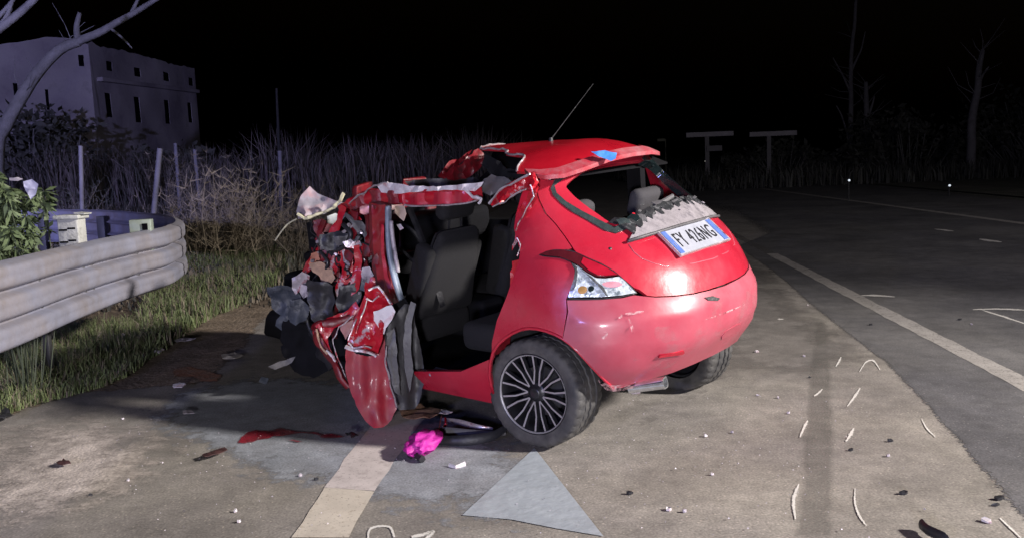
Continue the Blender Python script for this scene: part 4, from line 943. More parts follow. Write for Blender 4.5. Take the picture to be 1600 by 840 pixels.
# hood remains
sheet('hood_scrap', [(463, 330, 5.55), (470, 306, 5.6), (484, 291, 5.6), (496, 302, 5.6), (520, 312, 5.55), (536, 316, 5.5), (524, 326, 5.48), (500, 336, 5.46), (478, 342, 5.46), (466, 342, 5.5)], mat('pale_hood_liner', (.33, .31, .35), .6, 0, .2, 10, .2, 20, (.40, .20, .20), .25, 8, .15), car, .03, 8, .006, 6, 3, 1.0, .005)
edge_wire('hood_edge', [(464, 334, 5.42), (476, 341, 5.42), (500, 334, 5.42), (520, 325, 5.42), (532, 312, 5.42), (537, 302, 5.42)], mat('pale_yellow_edge', (.42, .40, .28), .6), car, .012, 3)
sheet('hood_scrap', [(511, 338, 5.42), (524, 333, 5.42), (539, 338, 5.42), (532, 348, 5.42), (527, 364, 5.42), (519, 356, 5.42), (512, 348, 5.42)], mat('pale_scrap', (.48, .50, .47), .6, 0, .2, 10, .2, 20), car, .02, 10, .006, 6, 4, 1.2)
sheet('reflector_box', [(562, 324, 5.2), (570, 317, 5.2), (579, 319, 5.2), (581, 333, 5.2), (572, 337, 5.2), (562, 333, 5.2)], m_plen, car, .015, 10, .03, 6, 5, .8)
mb = MB(); mb.tube(catmull([tuple(D(*p)) for p in [(464, 342, 5.5), (450, 350, 5.5), (438, 364, 5.5), (430, 376, 5.5)]], False, 4), .006, 5); mb.build('loose_wire', mat('pale_yellow_edge', (0, 0, 0)), car)
# traced torn parts
M_ = dict(r=m_rtorn, d=m_redd, k=m_blk, g=m_gry, s=m_silv, t=m_tan, w=m_white, v=m_int, b=mat('blue_grey_plastic', (.035, .042, .058), .5, 0, .3, 12, .3, 30), o=mat('orange_scrap', (.42, .16, .10), .6, 0, .3, 16, .4, 30), p=m_prim)
for i, (nm, k_, d_, P) in enumerate([
    ('fender_scrap', 'd', 5.36, [(488, 345), (505, 342), (520, 352), (526, 372), (512, 380), (498, 372), (490, 360)]),
    ('fender_scrap', 'r', 5.30, [(498, 352), (504, 362), (512, 378), (506, 388), (500, 372)]),
    ('fender_scrap', 'r', 5.15, [(532, 392), (546, 386), (552, 404), (550, 430), (546, 452), (536, 474), (526, 462), (524, 446), (534, 428), (530, 410)]),
    ('fender_scrap', 'r', 5.05, [(552, 384), (562, 382), (566, 408), (564, 434), (557, 456), (548, 462), (548, 436), (553, 414)]),
    ('fender_scrap', 'p', 5.12, [(530, 386), (540, 388), (548, 404), (546, 416), (536, 408)]),
    ('fender_scrap', 'd', 5.22, [(500, 392), (520, 386), (534, 398), (530, 440), (522, 470), (508, 460), (500, 430)]),
    ('fender_scrap', 'o', 5.32, [(486, 396), (498, 392), (500, 406), (492, 416), (482, 412)]),
    ('padding_scrap', 't', 5.20, [(482, 412), (500, 408), (512, 418), (522, 424), (520, 440), (504, 440), (498, 430), (488, 424)]),
    ('padding_scrap', 't', 5.14, [(503, 424), (520, 420), (524, 434), (518, 442), (506, 438)]),
    ('foil_scrap', 's', 5.25, [(456, 434), (472, 424), (484, 430), (478, 444), (470, 452), (462, 460), (456, 450)]),
    ('foil_scrap', 'p', 5.2, [(470, 444), (480, 446), (484, 460), (474, 466), (468, 456)]),
    ('plastic_scrap', 'b', 5.3, [(417, 448), (440, 445), (456, 449), (470, 462), (474, 478), (460, 486), (450, 500), (440, 516), (430, 508), (438, 492), (424, 480)]),
    ('plastic_scrap', 'b', 5.18, [(452, 470), (470, 466), (484, 480), (478, 500), (462, 508), (450, 496)]),
    ('plastic_scrap', 'k', 5.10, [(480, 436), (500, 440), (520, 446), (524, 470), (516, 500), (500, 512), (486, 498), (480, 470)]),
    ('plastic_scrap', 'k', 5.15, [(500, 366), (530, 360), (552, 366), (566, 372), (560, 384), (536, 388), (510, 392), (498, 382)]),
    ('plastic_scrap', 'g', 5.10, [(520, 372), (545, 366), (556, 376), (544, 384), (526, 384)]),
    ('metal_scrap', 's', 5.06, [(535, 378), (548, 374), (562, 376), (566, 384), (552, 388), (540, 386)]),
    ('metal_scrap', 'g', 5.10, [(545, 340), (565, 345), (582, 358), (584, 380), (578, 410), (570, 420), (572, 390), (566, 366), (552, 356)]),
    ('metal_scrap', 'p', 5.0, [(566, 418), (578, 416), (584, 430), (576, 442), (566, 438)]),
    ('metal_scrap', 'b', 5.0, [(564, 434), (574, 430), (582, 444), (572, 456), (562, 452)]),
    ('metal_scrap', 'g', 5.2, [(496, 380), (512, 388), (536, 372), (540, 366), (524, 364), (508, 374)]),
    ('plastic_scrap', 'k', 5.05, [(530, 446), (556, 440), (566, 456), (556, 486), (544, 500), (530, 494), (524, 470)]),
    ('plastic_scrap', 'v', 5.3, [(440, 500), (470, 505), (500, 512), (520, 540), (520, 575), (490, 590), (460, 580), (440, 550)]),
    ('fender_scrap', 'r', 4.98, [(572, 436), (582, 432), (600, 438), (608, 450), (596, 452), (580, 450), (570, 456)]),
    ('plastic_scrap', 'g', 5.0, [(600, 444), (612, 440), (628, 462), (640, 480), (632, 490), (616, 476)]),
    ('bumper_scrap', 'g', 5.3, [(446, 562), (462, 556), (456, 566), (442, 572), (430, 577), (418, 572), (428, 568)]),
    ('bumper_scrap', 'b', 5.2, [(408, 588), (420, 590), (416, 600), (404, 596)]),
]):
    sheet(nm, [(x, y, d_ + .02 * sin(i * 1.7)) for x, y in P], M_[k_], car, .035, 7, .006, 6, i * 3 + 1, 2.6, .004, smooth=(k_ in 'bkvtg'))
rnd = random.Random(5)
for i in range(70):
    cx = rnd.uniform(488, 590); cyy = rnd.uniform(330, 470); r = rnd.uniform(2.5, 7); a0 = rnd.random() * 6
    if cyy < 365 and cx < 540: cyy += 40
    k_ = rnd.choice('rdkkkgddrdkk'); el = rnd.uniform(.3, 1); ra = rnd.uniform(-.8, 1.8)
    P = []
    for a in range(6):
        t = a0 + a; ex, ey = cos(t) * r * rnd.uniform(.6, 1.3), sin(t) * r * el * rnd.uniform(.6, 1.3); P.append((cx + ex * cos(ra) - ey * sin(ra), cyy + ex * sin(ra) + ey * cos(ra)))
    sheet('crumpled_scrap', [(x, y, 5.02 + rnd.uniform(0, .05) + (590 - cx) * .003) for x, y in P], M_[k_], car, .04, 14, .004, 7, i, 1.2)
for i, (k_, w_, pts) in enumerate([('r', .05, [(538, 322), (530, 345), (520, 370), (524, 400), (516, 430)]), ('d', .06, [(556, 330), (552, 360), (546, 392), (540, 420), (536, 452)]), ('d', .05, [(505, 345), (498, 375), (504, 405), (498, 430)]), ('r', .045, [(566, 380), (560, 410), (556, 440), (560, 470)]),
                              ('s', .02, [(505, 388), (520, 380), (540, 362), (552, 352)]), ('d', .06, [(572, 336), (576, 370), (572, 400), (576, 430)]), ('k', .04, [(512, 440), (530, 450), (548, 470), (552, 500)]), ('r', .035, [(490, 400), (480, 420), (470, 432)]), ('g', .03, [(540, 336), (556, 350), (560, 372), (548, 384)]),
                              ('k', .05, [(500, 380), (515, 398), (530, 404), (545, 420)]), ('d', .04, [(520, 400), (512, 425), (518, 450), (510, 475)]), ('s', .016, [(560, 384), (570, 400), (568, 425), (574, 440)]), ('k', .05, [(470, 500), (490, 520), (498, 550), (520, 575)]), ('d', .04, [(528, 470), (520, 500), (524, 530)])]):
    crush_beam('torn_strip', [D(x, y, 4.99 + (590 - x) * .003 + .012 * (i % 4)) for x, y in pts], .012, w_, M_[k_], car, i * 3, .02)
for i, (r_, pts) in enumerate([(.012, [(500, 392), (512, 410), (506, 432), (520, 452), (515, 480)]), (.016, [(536, 350), (548, 366), (538, 384), (520, 392)]), (.010, [(560, 440), (548, 452), (552, 476), (540, 492)]), (.014, [(470, 452), (486, 470), (480, 500), (492, 528)])]):
    mb = MB(); mb.tube(catmull([tuple(D(x, y, 4.96 + (590 - x) * .003)) for x, y in pts], False, 6), r_, 8); mb.build('hose', m_blk, car, True, 180)
mb = MB()  # unseen crumple added to stop lamplight crossing the cabin
for i in range(7): mb.box(B(-.20 + i * .12, 1.98 + .05 * sin(i * 2.1), 1.08 + .05 * cos(i * 1.7)), (.16, .05, .44), BODY.to_3x3() @ Matrix.Rotation(.35 * sin(i * 1.9), 3, 'X') @ Matrix.Rotation(.3 * cos(i * 2.3), 3, 'Z'), bev=.012)
mb.v = [v + Vector((nz(v, 6, 1), nz(v, 6, 5), nz(v, 6, 9))) * .05 for v in mb.v]; mb.build('bonnet_light_stop', m_redd, car, True, 40)
mb = MB()
for i in range(16):
    a = (rnd.uniform(480, 575), rnd.uniform(340, 470)); p = [a]
    for k_ in range(4): p.append((p[-1][0] + rnd.uniform(-14, 14), p[-1][1] + rnd.uniform(0, 18)))
    mb.tube(catmull([tuple(D(x, y, 4.98 + (590 - x) * .003)) for x, y in p], False, 4), rnd.uniform(.003, .006), 5)
mb.build('loose_wires', m_blk, car)['kind'] = 'stuff'
mb = MB()
for i in range(45):
    x = rnd.uniform(485, 590); y = rnd.uniform(335, 470)
    if y < 365 and x < 540: continue
    mb.box(D(x, y, 4.95 + (590 - x) * .003), (rnd.uniform(.004, .02), rnd.uniform(.004, .02), rnd.uniform(.004, .02)), Matrix.Rotation(rnd.random() * 6, 3, Vector((rnd.random(), rnd.random(), 1))))
o = mb.build('metal_splinters', m_silv, car); o['kind'] = 'stuff'

# ------------------------------------------------------------------ loose things on the ground near the car
def trimstrip(label, pts, wd, m_, name='rubber_trim', group='rubber trim strips under the sill', h=.012):
    P = catmull([tuple(G(x, y, .02 + hh)) for x, y, hh in pts], False, 6); mb = MB(); mb.tube(P, [wd * .5 * (.35 + .65 * sin(pi * min(1, (i + 1) / (len(P) + 1)))) for i in range(len(P))], 6, flat=.35)
    return tag(mb.build(name, m_, None, True), label, 'trim strip', group)
trimstrip('long dark rubber strip curving toward the rear wheel on the ground', [(640, 685, .0), (680, 688, .0), (730, 687, .01), (770, 680, .02), (797, 662, .05)], .055, m_blk)
trimstrip('grey strip of trim lying above the long dark strip', [(642, 676, .0), (690, 673, .02), (740, 677, .01), (790, 676, .0)], .045, m_gry)
trimstrip('thin pale strip of trim reaching under the sill', [(690, 654, .0), (715, 658, .02), (745, 666, .02), (770, 669, .01)], .03, m_silv)
# the crumpled packet and twigs by the door foot
def scrap(label, pix, m_, cat='scrap', z=.02, h=.02, name='scrap', group=None, seed=0, rag=.008):
    P = [G(x, y) for x, y in pix]; out = []
    for i in range(len(P)):
        a, b = P[i], P[(i + 1) % len(P)]
        for j in range(3): q = a.lerp(b, j / 3); out.append((q.x + nz(q, 30, seed) * rag, q.y + nz(q, 30, seed + 5) * rag))
    mapf = lambda x, y, off: Vector((x, y, z + h * (.4 + abs(noise.noise(Vector((x * 22, y * 22, seed)))) * 1.6) + off))
    ex = max(abs(P[0].x - p.x) + abs(P[0].y - p.y) for p in P)
    return tag(panel(name, out, mapf, m_, None, step=max(.012, ex / 9), thick=.004, smooth=False), label, cat, group)
scrap('brown torn padding on the ground beside the foot of the fallen door', [(622, 650), (640, 640), (665, 645), (690, 650), (684, 660), (650, 664), (630, 660)], mat('brown_scrap', (.20, .11, .07), .9, 0, .4, 20, .5, 40), 'padding', seed=1, h=.03)
scrap('small white torn label beside the brown padding', [(676, 650), (696, 648), (708, 652), (690, 656)], m_white, seed=2)
bg = empty('magenta_pouch', G(662, 704), 'bright magenta crumpled pouch with a red strap on the ground', 'pouch')
c0 = G(662, 706, .0)
bm = bmesh.new(); bmesh.ops.create_icosphere(bm, subdivisions=4, radius=1)
vs = []
for v in bm.verts:
    p = v.co.copy(); f = 1 + .35 * noise.noise(p * 2.2) + .16 * abs(noise.noise(p * 5)) - .13 * abs(noise.noise(p * 9 + Vector((3, 3, 3))))
    q = Vector((p.x * .075, p.y * .14, max(-.9, p.z) * .05)) * f; q = Matrix.Rotation(-.28, 3, 'Z') @ q; vs.append(c0 + q + Vector((0, 0, .05)))
fs = [[v.index for v in f.verts] for f in bm.faces]; bm.free()
mk('pouch_body', vs, fs, m_pink, bg, True, None, 60)
mb = MB(); mb.tube([G(684, 684, .05), G(685, 672, .05), G(688, 660, .06), G(690, 650, .07)], .010, 6, flat=.4); mb.tube([G(692, 668, .03), G(697, 662, .05), G(696, 652, .06)], .008, 6, flat=.4); mb.build('strap', m_rlen, bg, True)
mb = MB(); mb.tube([G(640, 712, .02), G(646, 706, .03), G(660, 717, .02)], .018, 6); mb.build('dark_lining', m_blk, bg, True)
mb = MB(); mb.tube([G(702, 726, .01), G(712, 729, .01), G(727, 724, .012)], [.010, .007, .012], 6, flat=.5); tag(mb.build('plastic_clip', m_white, None, True), 'small white plastic clip lying right of the magenta pouch', 'clip')
scrap('flat dark brown leaf shaped scrap alone on the left asphalt', [(316, 718), (330, 712), (352, 706), (355, 710), (338, 718), (320, 722)], mat('dark_brown_scrap', (.045, .018, .018), .6, 0, .3, 20), seed=4, h=.015)
scrap('small dark scrap between the red stain and the yellow line', [(540, 686), (552, 682), (560, 688), (550, 692)], m_blk, seed=5, h=.02)
scrap('dark scrap on the gravel near the left edge', [(88, 730), (100, 725), (112, 730), (98, 733)], mat('dark_brown_scrap', (0, 0, 0)), seed=6, h=.012)
scrap('dark scrap at the left edge of the picture below the grass', [(-5, 650), (12, 648), (20, 656), (8, 664), (-5, 666)], m_blk, seed=7, h=.03)
scrap('white plastic piece beside the rust orange soil', [(270, 606), (282, 603), (292, 607), (284, 611), (272, 611)], m_white, seed=8, h=.02)
scrap('pale flat piece on the asphalt below the white plastic piece', [(286, 647), (300, 645), (303, 650), (288, 651)], m_prim, seed=9, h=.005)
scrap('larger white shard in the grass edge below the guard rail', [(234, 549), (242, 545), (258, 553), (248, 558), (238, 556)], m_white, seed=10, h=.03)
scrap('thin white strip in the shadow beside the white shard', [(272, 536), (300, 532), (306, 536), (280, 540)], m_prim, seed=11, h=.02)
scrap('crumpled pale foil in the grass under the guard rail', [(184, 536), (196, 528), (206, 538), (198, 545)], m_silv, seed=12, h=.05)
scrap('pale foil strip lying at the edge of the grass', [(172, 592), (188, 588), (204, 582), (202, 587), (180, 597)], m_silv, seed=13, h=.03)
scrap('pale piece of plastic inside the car shadow', [(346, 560), (366, 557), (380, 561), (368, 566), (348, 565)], mat('dim_scrap', (.3, .27, .22), .7), seed=14, h=.02)
mb = MB(); mb.tube(catmull([tuple(G(x, y, .03)) for x, y in [(1438, 816), (1448, 826), (1462, 833), (1482, 842)]], False, 5), [.012, .02, .022, .02, .02, .02, .02, .02, .02, .02, .02, .02, .02, .02, .015, .01], 8, flat=.5); tag(mb.build('rubber_strip', m_blk, None, True), 'curved black rubber strip at the bottom right of the road', 'rubber strip')
# small pieces scattered over the road: the ones one can point to
gF = 'small pale fragments scattered on the road'
rnd = random.Random(77)
PALE = [(1045, 797, 1.6, 'pale chip at the bottom edge below the rear wheel'), (1070, 800, 1.0, 'tiny pale chip just right of another at the bottom edge'), (1232, 646, 1, 'pale chip between the two nearest rows of white scrapes'), (1102, 682, 1, 'pale chip on the asphalt right of the rear wheel'), (1144, 676, 1, 'brightest pale chip below the rear bumper'), (1113, 742, .9, 'pale chip alone halfway to the bottom edge under the bumper'), (1183, 550, 1.7, 'flat pale lump on the asphalt beside the right end of the bumper'), (1256, 557, .9, 'pale chip beyond the farthest white scrape'),
    (1184, 618, .8, 'pale chip on the left of a pair right of the exhaust'), (1216, 622, .8, 'pale chip on the right of a pair right of the exhaust'), (1388, 713, .9, 'pale chip right of the short broad white scrape'), (1540, 815, 2.0, 'largest pale chip, near the bottom right corner'), (1182, 447, .9, 'pale chip close behind the right flank of the car'), (1262, 477, .8, 'pale chip at the tip of the dark road area'), (1518, 507, 1.2, 'pale chip on the dark lane near the slanted chalk stroke'), (470, 744, .9, 'pale chip on the bluish patch left of the edge line'),
    (368, 800, .9, 'pale chip at the bottom left, upper of two'), (374, 816, .8, 'pale chip at the bottom left, lower of two'), (192, 655, .7, 'pale chip on the ground below the grass verge'), (200, 752, .9, 'pale chip on the gravelly patch at left'), (845, 662, .5, 'tiny pale chip in front of the rear wheel')]
for (x, y, s, lab_) in PALE:
    c = G(x, y, .0); r = .009 * s; R_ = Matrix.Rotation(rnd.random() * 6, 3, 'Z'); vs = []
    n = 6; top = [c + R_ @ Vector((cos(a) * r * rnd.uniform(.6, 1.5), sin(a) * r * rnd.uniform(.5, 1.1), .006 + rnd.uniform(.002, .010))) for a in np.linspace(0, 2 * pi, n, endpoint=False)]
    vs = top + [Vector((p.x, p.y, .003)) for p in top]; fs = [tuple(range(n))] + [(i, i + n, (i + 1) % n + n, (i + 1) % n) for i in range(n)]
    if (vs[1] - vs[0]).cross(vs[2] - vs[0]).z < 0: fs = [f[::-1] for f in fs]
    tag(mk('fragment', vs, fs, rnd.choice([m_white, m_white, m_prim])), lab_, 'fragment', gF)
gK = 'small dark fragments scattered on the road'
DARK = [(1412, 772, 1.3, 'dark chip between the hooked scrape and the rubber strip'), (985, 772, 1.1, 'dark chip right of the pale plastic triangle'), (1392, 690, 1.0, 'dark chip above the right hand pale chip by the broad scrape'), (1560, 780, 1.4, 'dark chip near the corner scrape, upper of two'), (1555, 790, .9, 'dark chip near the corner scrape, lower of two'), (1500, 500, 1.1, 'dark chip on the far lane beside the chalk strokes'), (1360, 508, 1.2, 'dark chip on the lane left of the white lane line'),
    (1330, 704, .8, 'dark chip just under the short broad scrape'), (142, 775, .8, 'dark chip on the gravelly patch at the far left'), (495, 750, .7, 'dark chip beside the edge line on the bluish patch'), (1265, 590, .8, 'dark chip on the faint tyre track')]
for (x, y, s, lab_) in DARK:
    c = G(x, y, .0); r = .012 * s; vs = []; n = 6
    top = [c + Vector((cos(a) * r * rnd.uniform(.6, 1.7), sin(a) * r * rnd.uniform(.4, .9), .008 + rnd.uniform(.0, .010))) for a in np.linspace(0, 2 * pi, n, endpoint=False)]
    vs = top + [Vector((p.x, p.y, .003)) for p in top]; fs = [tuple(range(n))] + [(i, i + n, (i + 1) % n + n, (i + 1) % n) for i in range(n)]
    if (vs[1] - vs[0]).cross(vs[2] - vs[0]).z < 0: fs = [f[::-1] for f in fs]
    tag(mk('fragment', vs, fs, m_blk), lab_, 'fragment', gK)
mb = MB()
for i in range(900):
    if rnd.random() < .6: x, y = rnd.gauss(1080, 170), 620 + abs(rnd.gauss(0, 110))
    else: x, y = rnd.gauss(330, 190), 650 + abs(rnd.gauss(0, 90))
    if y > 860: continue
    p = G(x, y); r = rnd.uniform(.0015, .004)
    if rnd.random() < .05: r *= 1.6
    p.z = .006 + r * .5; a = rnd.random() * 6
    q = [p + Vector((cos(a + t) * r, sin(a + t) * r, rnd.uniform(-.3, .3) * r)) for t in (0, 2.1, 4.2)] + [p + Vector((0, 0, r))]
    mb.add(q, [(0, 1, 3), (1, 2, 3), (2, 0, 3)], 0 if rnd.random() < .55 else 1)
o = mb.build('glass_crumbs', [m_prim, m_grav]); tag(o, 'tiny crumbs of glass and grit strewn over the asphalt', 'glass crumbs', kind='stuff')

# ------------------------------------------------------------------ guard rail
gr = empty('guard_rail', Vector((-2.75, 4.0, 0)), 'triple wave steel guard rail curling away behind its own end at left', 'guard rail')
path = [Vector((-2.42, -1.5, 0)), Vector((-2.52, 1, 0)), Vector((-2.66, 3, 0)), D(0, 393, 4.45), D(110, 374, 5.35), D(200, 358, 6.25), D(250, 351, 6.75), D(268, 350, 7.15), D(278, 351, 7.55), D(279, 344, 8.05), D(268, 335, 8.9), D(230, 329, 9.9), D(170, 325, 11.2), D(75, 321, 12.6), D(-60, 318, 14)]
path = [Vector((p.x, p.y, 0)) for p in path]
PP = catmull([tuple(p) for p in path], False, 8)
# waves: distance out of the beam (toward the road) against height
wave = []
for i in range(49):
    t = i / 48; z = .54 + .475 * t; ph = (t * 3) % 1.0; dd = min(ph, 1 - ph); o_ = .030 + .010 * sin(pi * ph) - .066 * math.exp(-(dd / .11) ** 2) - .004 * math.exp(-((ph - .5) / .08) ** 2)
    wave.append((o_, z))
hgt = 0
def beam(pts, name, parent, m_, lap=0.0):
    vs = []; fs = []; K = len(wave)
    for i, p in enumerate(pts):
        t = (pts[min(i + 1, len(pts) - 1)] - pts[max(i - 1, 0)]).normalized(); nn = Vector((t.y, -t.x, 0))
        for (o_, z) in wave:
            q = p + nn * (lap + o_ + .006 * noise.noise(Vector((p.x * 1.5, p.y * 1.5, z * 3)))) + Vector((0, 0, z + .004 * noise.noise(p * 2)))
            vs.append(q)
        for (o_, z) in wave: vs.append(vs[-K] - nn * .004)
    n = 2 * K
    for i in range(len(pts) - 1):
        for j in range(K - 1):
            fs.append((i * n + j, (i + 1) * n + j, (i + 1) * n + j + 1, i * n + j + 1)); fs.append((i * n + K + j, i * n + K + j + 1, (i + 1) * n + K + j + 1, (i + 1) * n + K + j))
        fs.append((i * n, i * n + K, (i + 1) * n + K, (i + 1) * n)); fs.append((i * n + K - 1, (i + 1) * n + K - 1, (i + 1) * n + 2 * K - 1, i * n + 2 * K - 1))
    return mk(name, vs, fs, m_, parent, True, None, 180)
cuts = [0, 16, 38, 60, 84, len(PP) - 1]
for q_, (a, b) in enumerate(zip(cuts, cuts[1:])):
    seg = PP[a:min(len(PP), b + (3 if q_ % 2 else 1))]
    bo = beam(seg, 'rail_beam', gr, m_galv, .007 * (q_ % 2))
for yb in (3.9, 4.02, 4.9, 5.55, 5.67, 6.4):
    k_ = min(range(len(PP) // 2), key=lambda q: abs(PP[q].y - yb)); p = PP[k_]; t = (PP[k_ + 1] - p).normalized(); p = p + t * (yb - p.y); nn = Vector((t.y, -t.x, 0))
    for z in (.700, .858):
        mb = MB(); mb.lathe([(0, .014), (.012, .012), (.019, .004), (.021, 0)], Matrix.Translation(p + nn * -.030 + Vector((0, 0, z))) @ nn.to_track_quat('X', 'Z').to_matrix().to_4x4(), 10); mb.build('bolt', m_gry, gr, True)
def rail_post(px, py, Y, wpx, ztop_py):
    c = D(px, py, Y); zt = D(px, ztop_py, Y).z; wd = wpx / F * Y
    R_ = Matrix.Rotation(-.1, 3, 'Z'); c = Vector((c.x, c.y, 0))
    mb = MB(); mb.box(c + Vector((-.30, .10, .35)), (.05, .04, .7), R_, bev=.006); mb.build('steel_post', m_galvd, gr, True, 40)
    mb = MB(); mb.box(c + Vector((0, .0, zt - .17)), (wd * .8, wd * .55, .34), R_, bev=.008); o = mb.build('rail_post', m_conc, gr, True, 40)
    mb = MB(); mb.box(c + Vector((0, 0, zt - .012)), (wd, wd * .75, .028), R_, bev=.008); mb.build('post_rim', m_conc, o, True, 40)
    for z in (.09, .17):
        for dx in (-.2, .12):
            mb = MB(); mb.box(c + Vector((dx * wd, -wd * .28, zt - z + dx * .03)), (.04 * wd / .13, .006, .012), R_); mb.build('slot', m_void, o)
    mb = MB(); mb.box(c + Vector((wd * .45, 0, zt + .01)), (wd * .4, wd * .5, .008), R_ @ Matrix.Rotation(.1, 3, 'Y')); mb.build('post_plate', m_conc, o)
rail_post(114, 372, 5.75, 42, 336)
c = D(221, 352, 6.65); zt = D(221, 343, 6.65).z
R_ = Matrix.Rotation(.15, 3, 'Z'); mb = MB(); cc = Vector((c.x, c.y, zt / 2)); mb.box(Vector((cc.x, cc.y, zt - .12)), (.16, .09, .24), R_, bev=.006)
po = mb.build('rail_post', mat('greenish_zinc', (.26, .30, .26), .6, .1, .2, 10), gr, True, 40)
for dx in (-.035, .045): mb = MB(); mb.box(cc + Vector((dx, -.047, zt / 2 - .055)), (.04, .006, .05), R_); mb.build('slot', m_void, po)
for k_ in (6, 96, 104): 
    p = PP[min(k_, len(PP) - 1)]; mb = MB(); mb.box(p + Vector((-.10, 0, .47)), (.10, .12, .94), bev=.006); mb.build('rail_post', m_galvd, gr, True, 40)

# ------------------------------------------------------------------ vegetation
def blades(name, n, where, hgt_, wd, ms, seed, lean=.5, kind='stuff', label=None, cat=None, seg=2, parent=None, clump=None, wts=None):
    rd = random.Random(seed); vs = []; fs = []; mi = []
    for _ in range(n):
        p = where(rd)
        if p is None: continue
        x, y, z0 = p[:3]; hh = rd.uniform(*hgt_) * (p[3] if len(p) > 3 else 1); a = rd.random() * 2 * pi; w_ = wd * rd.uniform(.6, 1.4); l = lean * rd.random() * hh; la = rd.random() * 2 * pi
        dx, dy = cos(a) * w_, sin(a) * w_; lx, ly = cos(la) * l, sin(la) * l; b = len(vs)
        if seg == 2:
            vs += [(x - dx, y - dy, z0), (x + dx, y + dy, z0), (x + dx * .7 + lx * .35, y + dy * .7 + ly * .35, z0 + hh * .6), (x - dx * .7 + lx * .35, y - dy * .7 + ly * .35, z0 + hh * .6), (x + lx, y + ly, z0 + hh * (1 - .25 * l / max(hh, .01)))]
            fs += [(b, b + 1, b + 2, b + 3), (b + 3, b + 2, b + 4)]
            k_ = 0 if rd.random() > (wts or .3) else 1; mi += [k_, k_]
        else:
            vs += [(x - dx, y - dy, z0), (x + dx, y + dy, z0), (x + lx, y + ly, z0 + hh)]; fs += [(b, b + 1, b + 2)]; mi.append(0 if rd.random() > (wts or .3) else 1)
    me = bpy.data.meshes.new(name); me.from_pydata(vs, [], fs)
    for m_ in ms: me.materials.append(m_)
    me.polygons.foreach_set('material_index', mi); me.update()
    o = bpy.data.objects.new(name, me); COL.objects.link(o)
    if parent: o.parent = parent; o.matrix_local = WM[parent.name].inverted()
    WM[o.name] = Matrix.Identity(4)
    return tag(o, label, cat, None, kind)
gp = [G(-30, 668), G(40, 640), G(110, 622), G(165, 606), G(205, 588), G(232, 566), G(262, 548), G(225, 500), G(150, 500), G(80, 530), G(0, 560), G(-60, 600)]
gp2 = [(p.x, p.y) for p in gp]
def w1(rd):
    for _ in range(30):
        x, y = rd.uniform(-4.2, -1.9), rd.uniform(3.4, 8.4)
        if inpoly(x, y, gp2) and noise.noise(Vector((x * 2.2, y * 2.2, 5))) > -.25 + rd.uniform(-.1, .25):
            e = dseg(x, y, gp2); return (x, y, .012, min(1, .45 + e * 1.6))
blades('foreground_grass', 16000, w1, (.05, .20), .0035, [m_gras, m_dry], 1, .9, label='green grass tufts under the guard rail', cat='grass')
gq = [G(232, 560), G(262, 545), G(330, 500), G(400, 470), G(440, 445), G(470, 400), G(440, 380), G(330, 380), G(280, 392), G(265, 440), G(235, 470), G(215, 500)]
gq2 = [(p.x, p.y) for p in gq]
def w2(rd):
    for _ in range(30):
        x, y = rd.uniform(-7, -1.5), rd.uniform(6, 15)
        if inpoly(x, y, gq2): return (x, y, .012, .5 + .7 * (noise.noise(Vector((x, y, 2))) + .4))
blades('verge_grass', 15000, w2, (.05, .26), .006, [m_gras, m_dry], 2, .8, label='short olive grass behind the end of the guard rail', cat='grass')
def w3(rd):
    y = rd.uniform(9, 40) ; x = -2.0 - y * .02 - rd.random() ** 1.2 * (y * .75)
    x = min(x, -1.4 + .09 * (y - 9))
    return (x, y, 0, (.35 + .8 * (noise.noise(Vector((x * .3, y * .3, 2))) + .5)) * min(1, .22 + (y - 9) / 22))
blades('field_grass', 42000, w3, (.2, .8), .014, [m_dry, m_leafd], 3, .5, label='rough dry grass of the field behind the guard rail', cat='field grass', wts=.6)
def w4(rd):
    t = rd.random(); x = -19 + 20 * t; y = 32 + rd.uniform(0, 7)
    if noise.noise(Vector((x * .9, y * .9, 7))) < rd.uniform(-.45, .25): return None
    return (x, y, 0, 1 + .45 * noise.noise(Vector((x * .5, 1, 2))) + .2 * noise.noise(Vector((x * 2.5, 1, 2))))
blades('reed_bed', 16000, w4, (1.0, 2.9), .022, [mat('dim_reed', (.13, .11, .11), 1, 0, .4, 1), m_leafd], 4, .6, label='tall dry reeds standing in a line behind the field', cat='reeds')
def w5(rd):
    x = 7 + rd.random() * 40; y = rd.uniform(34, 60)
    return (x, y, 0, .5 + .6 * (noise.noise(Vector((x * .2, y * .2, 2))) + .5))
blades('far_verge_grass', 12000, w5, (.3, 1.1), .035, [mat('dim_leaf', (.05, .05, .048), 1, 0, .4, 1), m_leafd], 5, .4, label='dark rough vegetation beyond the far side of the road', cat='grass')

def foliage(mb, pts, n, r, size, rd, k=0):
    for c in pts:
        for _ in range(n):
            d = Vector((rd.gauss(0, 1), rd.gauss(0, 1), rd.gauss(0, 1))); d.normalize(); p = Vector(c) + d * r * rd.uniform(.35, 1.05)
            a = Vector((rd.gauss(0, 1), rd.gauss(0, 1), rd.gauss(0, .8))).normalized(); b = a.cross(Vector((rd.gauss(0, 1), rd.gauss(0, 1), rd.gauss(0, 1)))).normalized(); s = size * rd.uniform(.6, 1.5)
            mb.add([p, p + a * s * .5 + b * s * .22, p + a * s, p + a * s * .5 - b * s * .22], [(0, 1, 2, 3)], k)
